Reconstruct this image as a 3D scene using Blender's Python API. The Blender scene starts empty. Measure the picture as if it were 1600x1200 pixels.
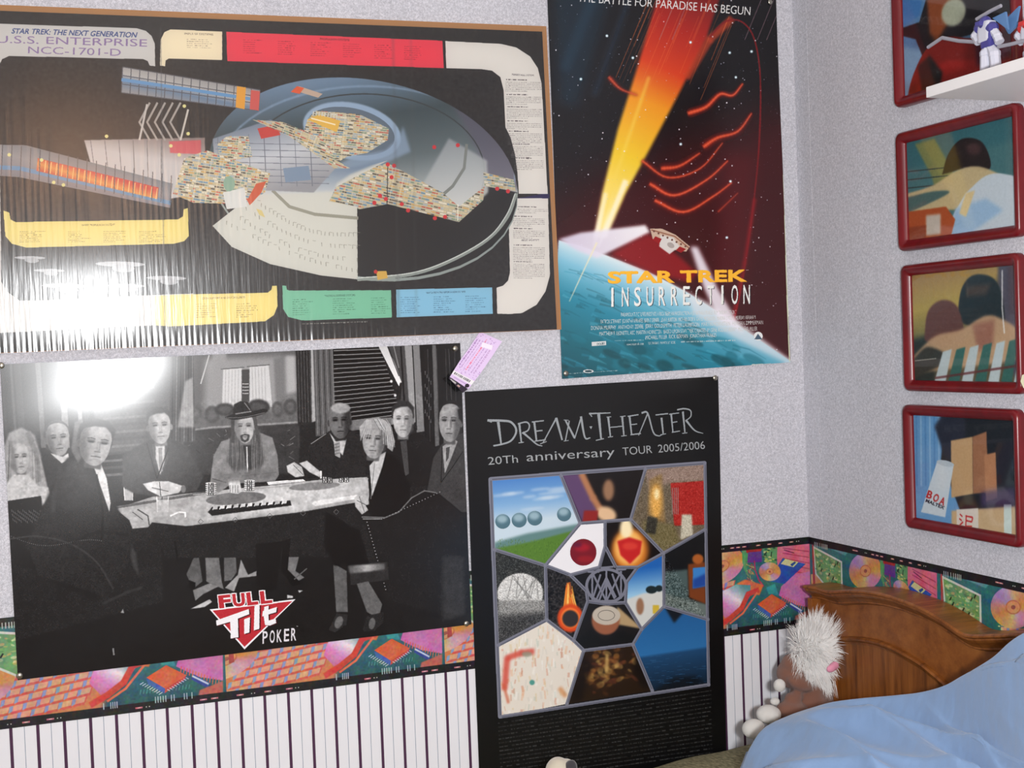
import bpy, bmesh, math, random
import numpy as np
from mathutils import Vector, Matrix
random.seed(7); RNG = np.random.default_rng(7)
C = bpy.context.scene.collection
# ------------------------------------------------------------------ camera
FPX = 2034.35
CAM = np.array([-1.7321, -2.6573, 1.6145])
def _rot(a, b, c):
    ca, sa, cb, sb, cc, sc = math.cos(a), math.sin(a), math.cos(b), math.sin(b), math.cos(c), math.sin(c)
    yaw = np.array([[ca, -sa, 0], [sa, ca, 0], [0, 0, 1]])
    r, f, u = yaw @ np.array([1, 0, 0]), yaw @ np.array([0, 1, 0]), np.array([0, 0, 1.])
    f2 = f * cb + u * sb; u2 = -f * sb + u * cb
    return np.array([r * cc + u2 * sc, -r * sc + u2 * cc, f2])
M = _rot(-.3570, -.0287, -.0376)
def at(px, py, ax, c=0.):
    """world point where the sight line of a photograph pixel meets the plane axis=c"""
    d = M.T @ np.array([(px - 800) / FPX, -(py - 600) / FPX, 1.])
    i = 'xyz'.index(ax); t = (c - CAM[i]) / d[i]
    return CAM + t * d
def proj(X):
    d = M @ (np.array(X) - CAM)
    return np.array([800 + FPX * d[0] / d[2], 600 - FPX * d[1] / d[2]])
cd = bpy.data.cameras.new('camera'); cam = bpy.data.objects.new('camera', cd); C.objects.link(cam)
cd.sensor_width = 36; cd.lens = FPX / 1600 * 36; cd.clip_start = .02
cam.matrix_world = Matrix([[M[0][i], M[1][i], -M[2][i], CAM[i]] for i in range(3)] + [[0, 0, 0, 1]])
sc = bpy.context.scene; sc.camera = cam
# ------------------------------------------------------------------ light and exposure
sc.view_settings.view_transform = 'Standard'; sc.view_settings.look = 'None'
sc.view_settings.exposure = 0.0; sc.view_settings.gamma = 1.0; sc.view_settings.use_curve_mapping = False
w = bpy.data.worlds.new('room_air'); sc.world = w; w.use_nodes = True
w.node_tree.nodes['Background'].inputs[0].default_value = (.8, .88, 1, 1)
w.node_tree.nodes['Background'].inputs[1].default_value = .25
def area(name, loc, aim, sx, sy, power, col):
    l = bpy.data.lights.new(name, 'AREA'); l.shape = 'RECTANGLE'; l.size = sx; l.size_y = sy; l.energy = power; l.color = col
    o = bpy.data.objects.new(name, l); C.objects.link(o); o.location = loc
    o.rotation_euler = (Vector(aim) - Vector(loc)).to_track_quat('-Z', 'Y').to_euler(); return o
area('camera_flash', (-1.49, -2.66, 1.60), (-.75, 0, 1.45), .11, .09, 53, (.97, .99, 1.0))
area('added_side_fill', (-3.79, -3.3, 1.65), (-.3, -1.2, 1.4), 1.3, 1.3, 16, (.80, .90, 1.0))  # cool fill lamp added in an unseen opening of the side wall
lb = bpy.data.lights.new('warm_ceiling_bulb', 'POINT'); lb.energy = 24; lb.color = (1.0, .50, .22); lb.shadow_soft_size = .06
ob = bpy.data.objects.new('warm_ceiling_bulb', lb); C.objects.link(ob); ob.location = (-1.42, -4.0, 2.50)
# ------------------------------------------------------------------ helpers
def tag(o, label=None, cat=None, group=None, kind=None):
    if label: o['label'] = label
    if cat: o['category'] = cat
    if group: o['group'] = group
    if kind: o['kind'] = kind
    return o
def empty(name, loc, label, cat, group=None):
    o = bpy.data.objects.new(name, None); C.objects.link(o); o.location = loc; o.empty_display_size = .05
    return tag(o, label, cat, group)
def link(name, me, mat, parent=None, smooth=False):
    o = bpy.data.objects.new(name, me); C.objects.link(o)
    if mat: me.materials.append(mat)
    if parent:
        o.parent = parent; me.transform(Matrix.Translation(-Vector(parent_loc(parent))))
    if smooth:
        for p in me.polygons: p.use_smooth = True
    return o
def parent_loc(o):
    v = Vector((0, 0, 0))
    while o: v += o.location; o = o.parent
    return v
def mesh(name, verts, faces, mat, parent=None, smooth=False, uv=None):
    me = bpy.data.meshes.new(name); me.from_pydata([tuple(map(float, v)) for v in verts], [], faces); me.update()
    if uv is not None:
        l = me.uv_layers.new(name='UVMap'); 
        for lp in me.loops: l.data[lp.index].uv = uv[lp.vertex_index]
    return link(name, me, mat, parent, smooth)
def frombm(name, bm, mat, parent=None, smooth=False):
    me = bpy.data.meshes.new(name); bmesh.ops.recalc_face_normals(bm, faces=bm.faces); bm.to_mesh(me); bm.free()
    return link(name, me, mat, parent, smooth)
def box(bm, a, b, bev=0):
    r = bmesh.ops.create_cube(bm, size=1); vs = r['verts']
    for v in vs:
        v.co = Vector([(a[i] + b[i]) / 2 + v.co[i] * (b[i] - a[i]) for i in range(3)])
    if bev:
        es = list({e for v in vs for e in v.link_edges}); bmesh.ops.bevel(bm, geom=es, offset=bev, segments=2, affect='EDGES', profile=.6)
def ellipsoid(bm, c, r, rot=None, seg=20):
    m = Matrix.Translation(c) @ (rot.to_4x4() if rot else Matrix.Identity(4)) @ Matrix.Diagonal((*r, 1))
    bmesh.ops.create_uvsphere(bm, u_segments=seg, v_segments=seg * 2 // 3, radius=1, matrix=m)
def tube(bm, a, b, r0, r1=None, seg=10):
    a, b = Vector(a), Vector(b); d = b - a; r1 = r0 if r1 is None else r1
    m = Matrix.Translation((a + b) / 2) @ d.to_track_quat('Z', 'Y').to_matrix().to_4x4()
    bmesh.ops.create_cone(bm, cap_ends=True, segments=seg, radius1=r0, radius2=r1, depth=d.length, matrix=m)
class Mat:
    def __init__(s, name, col=(.8, .8, .8), rough=.5, metal=0, spec=.5, sheen=0):
        s.m = bpy.data.materials.new(name); s.m.use_nodes = True; s.t = s.m.node_tree
        s.b = s.t.nodes['Principled BSDF']; b = s.b.inputs
        b['Base Color'].default_value = (*lin(col), 1); b['Roughness'].default_value = rough; b['Metallic'].default_value = metal
        b['Specular IOR Level'].default_value = spec
        if sheen: b['Sheen Weight'].default_value = sheen
    def n(s, t, **k):
        x = s.t.nodes.new(t)
        for a, v in k.items():
            if a in x.inputs.keys(): x.inputs[a].default_value = v
            else: setattr(x, a, v)
        return x
    def l(s, a, b): s.t.links.new(a, b)
    def coord(s, scale=(1, 1, 1), src='Object'):
        tc = s.n('ShaderNodeTexCoord'); mp = s.n('ShaderNodeMapping'); mp.inputs['Scale'].default_value = scale
        s.l(tc.outputs[src], mp.inputs['Vector']); return mp.outputs[0]
    def noise(s, scale, detail=2, vec=None, rough=.5):
        x = s.n('ShaderNodeTexNoise'); x.inputs['Scale'].default_value = scale; x.inputs['Detail'].default_value = detail; x.inputs['Roughness'].default_value = rough
        if vec: s.l(vec, x.inputs['Vector'])
        return x.outputs['Fac']
    def ramp(s, fac, stops):
        r = s.n('ShaderNodeValToRGB'); e = r.color_ramp.elements
        while len(e) < len(stops): e.new(.5)
        for i, (p, c) in enumerate(stops): e[i].position = p; e[i].color = (*lin(c), 1)
        s.l(fac, r.inputs[0]); return r.outputs[0]
    def bump(s, h, strength=.3, dist=.002, to=None):
        b = s.n('ShaderNodeBump'); b.inputs['Strength'].default_value = strength; b.inputs['Distance'].default_value = dist
        s.l(h, b.inputs['Height']); s.l(b.outputs[0], (to or s.b).inputs['Normal']); return b
    def base(s, o): s.l(o, s.b.inputs['Base Color'])
def lin(c):
    c = np.array(c[:3], float)
    if c.max() > 1.01: c = c / 255
    return tuple(np.where(c <= .04045, c / 12.92, ((c + .055) / 1.055) ** 2.4))
# ------------------------------------------------------------------ print painter (flat artwork for paper)
def smooth(P, n=6):
    P = [np.array(p, float) for p in P]
    if len(P) < 3: return P
    Q = [2 * P[0] - P[1]] + P + [2 * P[-1] - P[-2]]; out = []
    for i in range(1, len(Q) - 2):
        a, b, c_, d = Q[i - 1], Q[i], Q[i + 1], Q[i + 2]
        for k in range(n):
            t = k / n; out.append(.5 * (2 * b + (c_ - a) * t + (2 * a - 5 * b + 4 * c_ - d) * t * t + (3 * b - a - 3 * c_ + d) * t ** 3))
    return out + [P[-1]]
def homog(src, dst):
    A = []
    for (x, y), (u, v) in zip(src, dst):
        A += [[x, y, 1, 0, 0, 0, -u * x, -u * y, -u], [0, 0, 0, x, y, 1, -v * x, -v * y, -v]]
    return np.linalg.svd(np.array(A))[2][-1].reshape(3, 3)
def blur2(a, r):
    r = int(r)
    if r < 1: return a
    for ax in (0, 1):
        for _ in range(2):
            p = np.pad(a, [(r + 1, r) if i == ax else (0, 0) for i in range(a.ndim)], mode='edge')
            c = np.cumsum(p, axis=ax); n = a.shape[ax]
            a = (np.take(c, range(2 * r + 1, 2 * r + 1 + n), axis=ax) - np.take(c, range(0, n), axis=ax)) / (2 * r + 1)
    return a
FONTC = {}
def glyphs(s, bold=0., space=1.):
    k = (s, bold, space)
    if k not in FONTC:
        cu = bpy.data.curves.new('lettering', 'FONT'); cu.body = s; cu.offset = bold; cu.space_character = space; cu.resolution_u = 3
        o = bpy.data.objects.new('lettering', cu); C.objects.link(o)
        bpy.context.view_layer.update()
        e = o.evaluated_get(bpy.context.evaluated_depsgraph_get()); me = e.to_mesh(); me.calc_loop_triangles()
        V = np.array([v.co[:2] for v in me.vertices]).reshape(-1, 2); T = [tuple(t.vertices) for t in me.loop_triangles]
        e.to_mesh_clear(); bpy.data.objects.remove(o); bpy.data.curves.remove(cu)
        FONTC[k] = (V, T)
    return FONTC[k]
class Cv:
    def __init__(s, quad, W, H, bg=(0, 0, 0)):
        s.W, s.H = W, H; s.a = np.ones((H, W, 3), np.float32) * np.array(bg, np.float32) / 255
        s.frame(quad); s.clipm = None
    def frame(s, quad, uv=None):
        uv = uv or ((0, 0), (1, 0), (1, 1), (0, 1))
        s.Hm = homog(quad, [(u * s.W, v * s.H) for u, v in uv])
        c = np.mean(np.array(quad, float), 0); a, b, d = s.tx([c, c + (1, 0), c + (0, 1)])
        s.sc = math.sqrt(abs((b[0] - a[0]) * (d[1] - a[1]) - (b[1] - a[1]) * (d[0] - a[0])))
        return s
    def tx(s, pts):
        p = np.array(pts, float); q = np.c_[p, np.ones(len(p))] @ s.Hm.T
        return q[:, :2] / q[:, 2:]
    def mask(s, pts, soft=0, raw=False):
        q = np.array(pts, float) if raw else s.tx(pts); pad = int(soft * s.sc * 2) + 1
        x0, y0 = np.floor(q.min(0)).astype(int) - pad; x1, y1 = np.ceil(q.max(0)).astype(int) + pad
        x0, y0, x1, y1 = max(x0, 0), max(y0, 0), min(x1, s.W), min(y1, s.H)
        if x1 <= x0 or y1 <= y0: return None
        m = s._fill(q, x0, y0, x1, y1).astype(np.float32)
        if soft: m = blur2(m, soft * s.sc / 1.5)
        if s.clipm is not None: m = m * s.clipm[y0:y1, x0:x1]
        return m, (slice(y0, y1), slice(x0, x1)), (x0, y0)
    def _fill(s, q, x0, y0, x1, y1):
        X = np.arange(x0, x1)[None] + .5; Y = np.arange(y0, y1)[:, None] + .5
        m = np.zeros((y1 - y0, x1 - x0), bool)
        for (ax, ay), (bx, by) in zip(q, np.roll(q, -1, 0)):
            if ay == by: continue
            lo, hi = min(ay, by), max(ay, by)
            r = np.nonzero((Y[:, 0] >= lo) & (Y[:, 0] < hi))[0]
            if len(r) == 0: continue
            xc = ax + (Y[r] - ay) * (bx - ax) / (by - ay); m[r] ^= X < xc
        return m
    def put(s, mk, col, a=1.):
        if mk is None: return
        m, sl, o = mk; m = (m * a)[..., None]
        col = np.array(col, np.float32); col = col / 255 if col.ndim == 1 else col
        s.a[sl] = s.a[sl] * (1 - m) + col * m
    def poly(s, pts, col, soft=0, a=1.): s.put(s.mask(pts, soft), col, a); return s
    def grad(s, pts, stops, p0, p1, soft=0, a=1.):
        mk = s.mask(pts, soft)
        if mk is None: return s
        m, sl, (ox, oy) = mk; t0, t1 = s.tx([p0, p1]); d = t1 - t0
        X, Y = np.meshgrid(np.arange(m.shape[1]) + ox - t0[0], np.arange(m.shape[0]) + oy - t0[1])
        t = (X * d[0] + Y * d[1]) / (d @ d)
        P = [k[0] for k in stops]; col = np.stack([np.interp(t, P, [k[1][i] / 255 for k in stops]) for i in range(3)], -1)
        s.put(mk, col, a); return s
    def ell(s, cx, cy, rx, ry, col, rot=0, soft=0, a=1., n=40, a0=0, a1=360):
        t = np.radians(np.linspace(a0, a1, n, endpoint=(a1 - a0 < 360))); c, q = math.cos(math.radians(rot)), math.sin(math.radians(rot))
        X, Y = rx * np.cos(t), ry * np.sin(t); return s.poly(np.c_[cx + X * c - Y * q, cy + X * q + Y * c], col, soft, a)
    def line(s, pts, w, col, soft=0, a=1., w1=None):
        q = s.tx(pts); n = len(q) - 1
        for i in range(n):
            d = q[i + 1] - q[i]; L = np.hypot(*d)
            if L < 1e-6: continue
            wa = (w if w1 is None else w + (w1 - w) * i / n) * s.sc / 2; wb = (w if w1 is None else w + (w1 - w) * (i + 1) / n) * s.sc / 2
            wa, wb = max(wa, .5), max(wb, .5)
            k = np.array([-d[1], d[0]]) / L; e = d / L * min(wa, wb) * (.35 if n > 1 else 0)
            s.put(s.mask([q[i] + k * wa - e, q[i + 1] + k * wb + e, q[i + 1] - k * wb + e, q[i] - k * wa - e], soft, True), col, a)
        return s
    def text(s, txt, p0, p1, h, col, bold=0., space=1., slant=0., a=1., up=None, soft=0):
        """baseline p0 -> p1, cap height h, all in photograph pixels"""
        V, T = glyphs(txt, bold, space)
        if len(V) == 0: return s
        p0, p1 = np.array(p0, float), np.array(p1, float); d = (p1 - p0); L = np.hypot(*d)
        up = np.array(up if up else (d[1] / L, -d[0] / L)) * h
        x0, x1 = V[:, 0].min(), V[:, 0].max(); y = V[:, 1] / .73
        P = p0 + ((V[:, 0] - x0) / (x1 - x0))[:, None] * d + y[:, None] * up + (y * slant * h)[:, None] * d / L
        q = s.tx(P)
        for t in T: s.put(s.mask(q[list(t)], soft, True), col, a)
        return s
    def fine(s, p0, p1, h, col, a=.7, gap=.12, rnd=None):
        """a line of print too small to read"""
        r = rnd or random; p0, p1 = np.array(p0, float), np.array(p1, float); L = np.hypot(*(p1 - p0)); t = 0
        while t < L:
            w_ = r.uniform(.5, 2.6) * h; e = min(L, t + w_); A = p0 + (p1 - p0) * t / L; B = p0 + (p1 - p0) * e / L
            s.line([A, B], h * r.uniform(.55, .9), col, a=a * r.uniform(.5, 1)); t = e + h * r.uniform(.2, .9)
            if r.random() < gap: t += h * 2
        return s
    def grain(s, pts, amp, scale=2, stretch=(1, 1), soft=0, mono=True, seed=0, mul=False):
        mk = s.mask(pts, soft)
        if mk is None: return s
        m, sl, o = mk; g = np.random.default_rng(seed); sx, sy = max(1, int(scale * stretch[0] * s.sc)), max(1, int(scale * stretch[1] * s.sc))
        n = g.normal(size=(m.shape[0] // sy + 3, m.shape[1] // sx + 3, 1 if mono else 3))
        yy = np.arange(m.shape[0]) / sy; xx = np.arange(m.shape[1]) / sx; iy, ix = yy.astype(int), xx.astype(int); fy, fx = (yy - iy)[:, None, None], (xx - ix)[None, :, None]
        v = n[iy][:, ix] * (1 - fy) * (1 - fx) + n[iy + 1][:, ix] * fy * (1 - fx) + n[iy][:, ix + 1] * (1 - fy) * fx + n[iy + 1][:, ix + 1] * fy * fx
        s.a[sl] = np.clip(s.a[sl] + v * amp / 255 * m[..., None] * (s.a[sl] * 2.2 if mul else 1), 0, 1); return s
    def clip(s, pts=None):
        s.clipm = None
        if pts is not None: s.clipm = s._fill(s.tx(pts), 0, 0, s.W, s.H).astype(np.float32)
        return s
    def image(s, name, soft=0):
        a = blur2(s.a, soft) if soft else s.a
        im = bpy.data.images.new(name, s.W, s.H, alpha=False)
        px = np.ones((s.H, s.W, 4), np.float32); px[..., :3] = np.clip(a[::-1], 0, 1); im.pixels.foreach_set(px.ravel()); im.update(); im.pack()
        return im
def printmat(name, im, rough=.3, spec=.5, gain=1., coat=0., interp='Linear'):
    m = Mat(name, rough=rough, spec=spec); t = m.n('ShaderNodeTexImage', image=im, interpolation=interp); t.extension = 'EXTEND'
    m.base(t.outputs[0])
    if coat: m.b.inputs['Coat Weight'].default_value = coat; m.b.inputs['Coat Roughness'].default_value = .05
    return m
def sheet(name, corners, mat, parent=None, nx=24, nz=16, t=.0015, off=0., wave=None, axis='y'):
    """thin sheet on a wall; corners TL TR BR BL as (h, z) in wall coordinates, h = x on the y=0 wall or y on the x=0 wall"""
    tl, tr, br, bl = [np.array(c, float) for c in corners]; vs, uv = [], []
    for back in (0, 1):
        for j in range(nz + 1):
            v = j / nz
            for i in range(nx + 1):
                u = i / nx; p = (tl * (1 - u) + tr * u) * (1 - v) + (bl * (1 - u) + br * u) * v
                d = off + t * (1 - back) + (wave(u, v) if wave else 0)
                vs.append((p[0], -d, p[1]) if axis == 'y' else (-d, p[0], p[1])); uv.append((u, 1 - v))
    N = (nx + 1) * (nz + 1); f = []
    I = lambda i, j, b=0: b * N + j * (nx + 1) + i
    for j in range(nz):
        for i in range(nx):
            f.append((I(i, j), I(i, j + 1), I(i + 1, j + 1), I(i + 1, j))); f.append((I(i, j, 1), I(i + 1, j, 1), I(i + 1, j + 1, 1), I(i, j + 1, 1)))
    rim = []
    for i in range(nx): rim += [(I(i, 0), I(i + 1, 0), I(i + 1, 0, 1), I(i, 0, 1)), (I(i, nz), I(i, nz, 1), I(i + 1, nz, 1), I(i + 1, nz))]
    for j in range(nz): rim += [(I(0, j), I(0, j, 1), I(0, j + 1, 1), I(0, j + 1)), (I(nx, j), I(nx, j + 1), I(nx, j + 1, 1), I(nx, j, 1))]
    for q in rim:
        b0 = len(vs); vs += [vs[k] for k in q]; uv += [uv[k] for k in q]; f.append((b0, b0 + 1, b0 + 2, b0 + 3))
    o = mesh(name, vs, f, mat, parent, uv=uv)
    for k, p in enumerate(o.data.polygons): p.use_smooth = k < 2 * nx * nz
    return o
def world_quad(pts, ax='y', c=0.):
    k = 0 if ax == 'y' else 1
    return [(at(x, y, ax, c)[k], at(x, y, ax, c)[2]) for x, y in pts]
# ------------------------------------------------------------------ artwork of the cutaway board (generic station, not the printed design)
SHIP_O = [(-52, 8), (850.5, 43), (874, 515), (-24, 553)]      # outer edge of the backing board
SHIP_P = [(-48, 15), (847, 49.5), (870, 514.5), (-22, 552)]   # printed sheet
def art_board():
    c = Cv(SHIP_P, 2000, 1060, (38, 36, 37)); K = (38, 36, 38); rr = random.Random(3)
    c.grain([(-52, 8), (860, 40), (880, 520), (-30, 560)], 5, 3, seed=2)
    GR = (203, 200, 196)
    # header plate
    def rpoly(p, col): c.poly(p, col)
    rpoly([(-44, 40), (-30, 36), (212, 44), (226, 48), (235, 56), (240, 68), (240.5, 103), (232, 102), (229, 95), (222, 92), (14, 87), (3, 92), (-3, 104), (2, 440), (12, 456), (30, 469), (60, 469), (120, 466), (200, 462), (300, 458), (300, 505), (200, 510), (0, 520), (-30, 515), (-40, 500)], GR)
    c.text('STAR TREK: THE NEXT GENERATION', (17, 52), (211, 58.5), 8.5, (60, 76, 130), bold=.02, slant=.25)
    c.text('U.S.S. ENTERPRISE', (-6, 66.5), (228, 72.5), 12, (140, 116, 160), bold=.0)
    c.text('NCC-1701-D', (43, 83), (187, 87), 11.5, (140, 116, 160), bold=.0)
    rpoly([(248, 102), (249, 62), (255, 50), (264, 46), (345, 49), (345, 93.5), (262, 91), (257, 94), (256, 103)], (236, 222, 190))
    c.text('IMPULSE SYSTEMS', (286, 54), (331, 55.5), 3.2, (110, 90, 80))
    for k in range(5): c.fine((290, 61 + k * 3.2), (rr.uniform(318, 334), 62 + k * 3.2), 1.4, (120, 100, 90), .6, rnd=rr)
    rpoly([(351.5, 49.5), (690, 63.5), (692, 106), (353, 95)], (228, 62, 82))
    c.text('PROPULSION SYSTEMS', (498, 62), (544, 64), 3.2, (70, 20, 30))
    for X in (378, 432, 483, 534, 583, 630):
        for k in range(7): c.fine((X, 66.5 + k * 3.3 + (X - 483) * .04), (X + rr.uniform(16, 32), 67 + k * 3.3 + (X - 483) * .04), 1.4, (120, 25, 40), .7, rnd=rr)
    R = [(694.5, 64), (782, 68.5), (806, 74), (828, 88), (840, 106), (846, 130), (855.5, 302), (810, 302), (808, 270), (804, 240), (797, 214), (789, 198), (786, 140), (781, 120), (768, 110), (750, 107.5), (696, 106)]
    rpoly(R, (221, 217, 211))
    rpoly([(806, 309), (856, 309), (859, 430), (852, 455), (838, 476), (815, 489), (795, 490.5), (776, 490), (775, 449), (785, 446), (793, 438), (796, 425), (794, 335)], (221, 217, 211))
    c.poly([(850, 302), (858, 302), (858, 309), (806, 309)], (40, 34, 80))
    def col(x0, y0, w_, n, head=True):
        if head: c.fine((x0 + 1, y0), (x0 + w_ * .6, y0 + .6), 2.2, (70, 62, 66), .9, 0, rr); y0 += 4
        for k in range(n): c.fine((x0, y0 + k * 2.7), (x0 + w_ * (1 if k < n - 1 else .6), y0 + .6 + k * 2.7), 1.3, (110, 102, 104), .8, 0, rr)
    c.text('PRIMARY HULL SYSTEMS', (799, 117.5), (834, 119), 3, (60, 50, 60))
    for y, n, o in ((124, 6, 0), (147, 5, 1), (166, 6, 2), (188, 4, 2), (204, 7, 4), (224, 7, 9), (246, 6, 14)): col(789 + o, y, 57 - o * .8, n)
    for y, n in ((322, 3), (337, 5), (356, 5), (382, 8), (408, 9)): col(801 if y > 330 else 808, y, 50, n)
    c.text('ABOUT THE ARTISTS', (814, 376), (842, 376), 3, (60, 50, 60))
    # yellow info trays
    YL = (233, 214, 132)
    c.poly([(5, 328), (14, 331), (16, 342), (24, 346), (276, 342), (284, 337), (285, 326), (291.5, 324), (293, 368), (286, 376), (270, 380), (40, 386), (18, 380), (8, 368)], YL)
    c.text('WARP PROPULSION SYSTEMS', (126, 352.5), (178, 351.5), 3.2, (120, 100, 60))
    for X in (30, 105, 160, 215):
        for k in range(7): c.fine((X, 361 + k * 2.7), (X + rr.uniform(18, 42), 360.5 + k * 2.7), 1.3, (140, 120, 70), .8, rnd=rr)
    c.poly([(282, 459.5), (416, 457), (422, 452), (423, 446), (430.5, 446), (431.5, 478), (426, 492), (412, 502), (264, 510), (240, 508), (240, 462)], YL)
    c.text('CREW SUPPORT AND SYSTEM SUBSETS', (314, 467.5), (381, 465.5), 3.2, (110, 90, 60))
    for X in (304, 367):
        for k in range(7): c.fine((X, 475 + k * 3.4), (X + rr.uniform(20, 34), 474 + k * 3.4), 1.5, (140, 120, 70), .8, rnd=rr)
    # green and blue trays
    c.poly([(439, 445.5), (445, 446), (446, 452), (450, 453.5), (609, 453), (610.5, 496), (470, 500.5), (448, 495), (440, 482)], (126, 190, 160))
    c.poly([(617, 452), (768, 448.5), (769, 490), (618, 495.5)], (138, 190, 214))
    c.text('TACTICAL DEFENSE SYSTEMS', (505, 463.5), (553, 462), 3, (50, 80, 70)); c.text('NAVIGATION TRANSPORTATION SYSTEMS', (664, 458.5), (726, 456.5), 3, (50, 70, 90))
    for X, q in ((455, (70, 120, 98)), (518, (70, 120, 98)), (578, (70, 120, 98)), (624, (70, 105, 135)), (676, (70, 105, 135)), (726, (70, 105, 135))):
        for k in range(8): c.fine((X, 468 + k * 3.4 - (X - 455) * .02), (X + rr.uniform(18, 36), 467.5 + k * 3.4 - (X - 455) * .02), 1.5, q, .85, rnd=rr)
    c.fine((470, 506), (572, 502.5), 2, (190, 190, 180), .8, 0, rr)
    # ---- generic round station in section, same sizes and colours as the print
    def decks(pts, sx=5, sy=3.2, ang=0., base=(176, 168, 146), seed=1):
        m = c.mask(pts)
        if m is None: return
        c.poly(pts, base); keep = c.clipm; q = c._fill(c.tx(pts), 0, 0, c.W, c.H).astype(np.float32); c.clipm = q
        P = np.array(pts); x0, y0 = P.min(0); x1, y1 = P.max(0); r = random.Random(seed); ca, sa = math.cos(ang), math.sin(ang); D = max(x1 - x0, y1 - y0); cx, cy = (x0 + x1) / 2, (y0 + y1) / 2
        cols = [(196, 84, 70), (90, 140, 180), (222, 205, 160), (70, 66, 62), (206, 190, 150), (120, 150, 130), (160, 178, 196), (214, 168, 92), (236, 230, 215), (96, 84, 76)]
        v = -D
        while v < D:
            u = -D
            while u < D:
                l = r.uniform(.5, 2) * sx; X = cx + u * ca - v * sa; Y = cy + u * sa + v * ca
                if x0 - sx < X < x1 + sx and y0 - sx < Y < y1 + sx: c.line([(X, Y), (X + l * ca, Y + l * sa)], sy * .5, r.choice(cols), a=.85)
                u += l + r.uniform(0, 1.2)
            c.line([(cx - D * ca - v * sa, cy - D * sa + v * ca - sy * .5), (cx + D * ca - v * sa, cy + D * sa + v * ca - sy * .5)], .7, (230, 220, 196), a=.6); v += sy
        for k in range(int(D / 8)): u = r.uniform(-D / 2, D / 2); c.line([(cx + u * ca + D * sa, cy + u * sa - D * ca), (cx + u * ca - D * sa, cy + u * sa + D * ca)], .8, (225, 215, 190), a=.55)
        c.clipm = keep
    # disc
    disc = [(566 + 240 * math.cos(t) + 0 * t, 279 + 156 * math.sin(t)) for t in np.radians(range(0, 360, 4))]
    ROT = 10
    c.ell(566, 280, 245, 156, (150, 160, 156), ROT)
    c.ell(566, 278, 244, 153, (34, 34, 36), ROT)
    c.clip([(566 + 244 * math.cos(t) * math.cos(.175) - 153 * math.sin(t) * math.sin(.175), 277 + 244 * math.cos(t) * math.sin(.175) + 153 * math.sin(t) * math.cos(.175)) for t in np.radians(range(0, 360, 3))])
    top = [(320, 240), (330, 100), (560, 90), (840, 180), (830, 305), (756, 288), (716, 345), (604, 310), (560, 318), (520, 320), (520, 300), (400, 290)]
    c.grad(top, [(0, (112, 136, 160)), (.3, (62, 76, 82)), (.62, (96, 108, 112)), (1, (196, 200, 200))], (560, 118), (600, 330), soft=1)
    c.poly([(700, 150), (830, 200), (830, 300), (760, 290), (745, 235)], (92, 86, 104), soft=8, a=.7)
    c.line([(566 + 190 * math.cos(t), 268 + 122 * math.sin(t)) for t in np.radians(range(-150, 40, 6))], 2.2, (58, 64, 66))
    c.line([(566 + 234 * math.cos(t) + 4, 262 + 138 * math.sin(t) + 10) for t in np.radians(range(-165, 10, 6))], 3, (150, 176, 204), a=.55, soft=2)
    c.grad([(640, 320), (700, 215), (760, 250), (762, 300), (714, 345)], [(0, (150, 156, 160)), (1, (205, 206, 204))], (690, 220), (712, 330), soft=3, a=.9)
    c.line([(728, 225), (724, 262), (706, 290), (692, 302)], 5, (126, 130, 126))
    c.ell(548, 204, 78, 44, (150, 172, 196), 12, soft=2); c.ell(546, 204, 70, 36, (96, 110, 124), 12)
    decks([(478, 186), (492, 172), (560, 178), (606, 200), (604, 218), (572, 238), (540, 244), (520, 256), (470, 215)], 5, 3.4, .1, seed=4)
    c.poly([(478, 186), (496, 178), (530, 188), (524, 206)], (222, 178, 82)); c.line([(484, 184), (522, 194)], 2, (240, 230, 200))
    for k in range(9): c.line([(488 + k * 4.6, 173 + k * .6), (487 + k * 4.6, 179 + k * .6)], 2, (205, 205, 196))
    c.poly([(548, 244), (600, 234), (622, 214), (628, 196), (640, 236), (560, 272), (470, 290)], (140, 160, 182), soft=4, a=.8)
    decks([(536, 272), (604, 254), (690, 300), (716, 322), (756, 290), (754, 312), (716, 346), (604, 318), (560, 326), (512, 314), (520, 296)], 5.5, 4.2, .22, seed=8)
    c.line([(604, 256), (603, 318)], 1.4, (60, 54, 50)); c.line([(714, 318), (714, 344)], 1.5, (240, 236, 220))
    decks([(754, 268), (802, 280), (806, 298), (756, 290)], 5, 4, .15, seed=9)
    for p in ((604, 256), (614, 258), (677, 229), (714, 226), (592, 305), (583, 316), (601, 310), (626, 318), (636, 328), (678, 340), (694, 338), (776, 294), (793, 298), (610, 276)): c.ell(*p, 3.2, 3.2, (206, 52, 60))
    c.clip(None)
    c.poly([(330, 352), (392, 303), (460, 278), (560, 262), (604, 250), (560, 272), (522, 292), (512, 314), (556, 322), (557, 436), (500, 430), (420, 412), (360, 385)], (206, 205, 196))
    c.grad([(392, 303), (460, 275), (540, 262), (604, 248), (545, 272), (524, 286), (520, 298), (470, 300)], [(0, (120, 138, 158)), (1, (205, 206, 205))], (500, 258), (500, 308), soft=3)
    c.line([(424, 297), (450, 322), (490, 334), (557, 340)], 5, (150, 148, 134))
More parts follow.
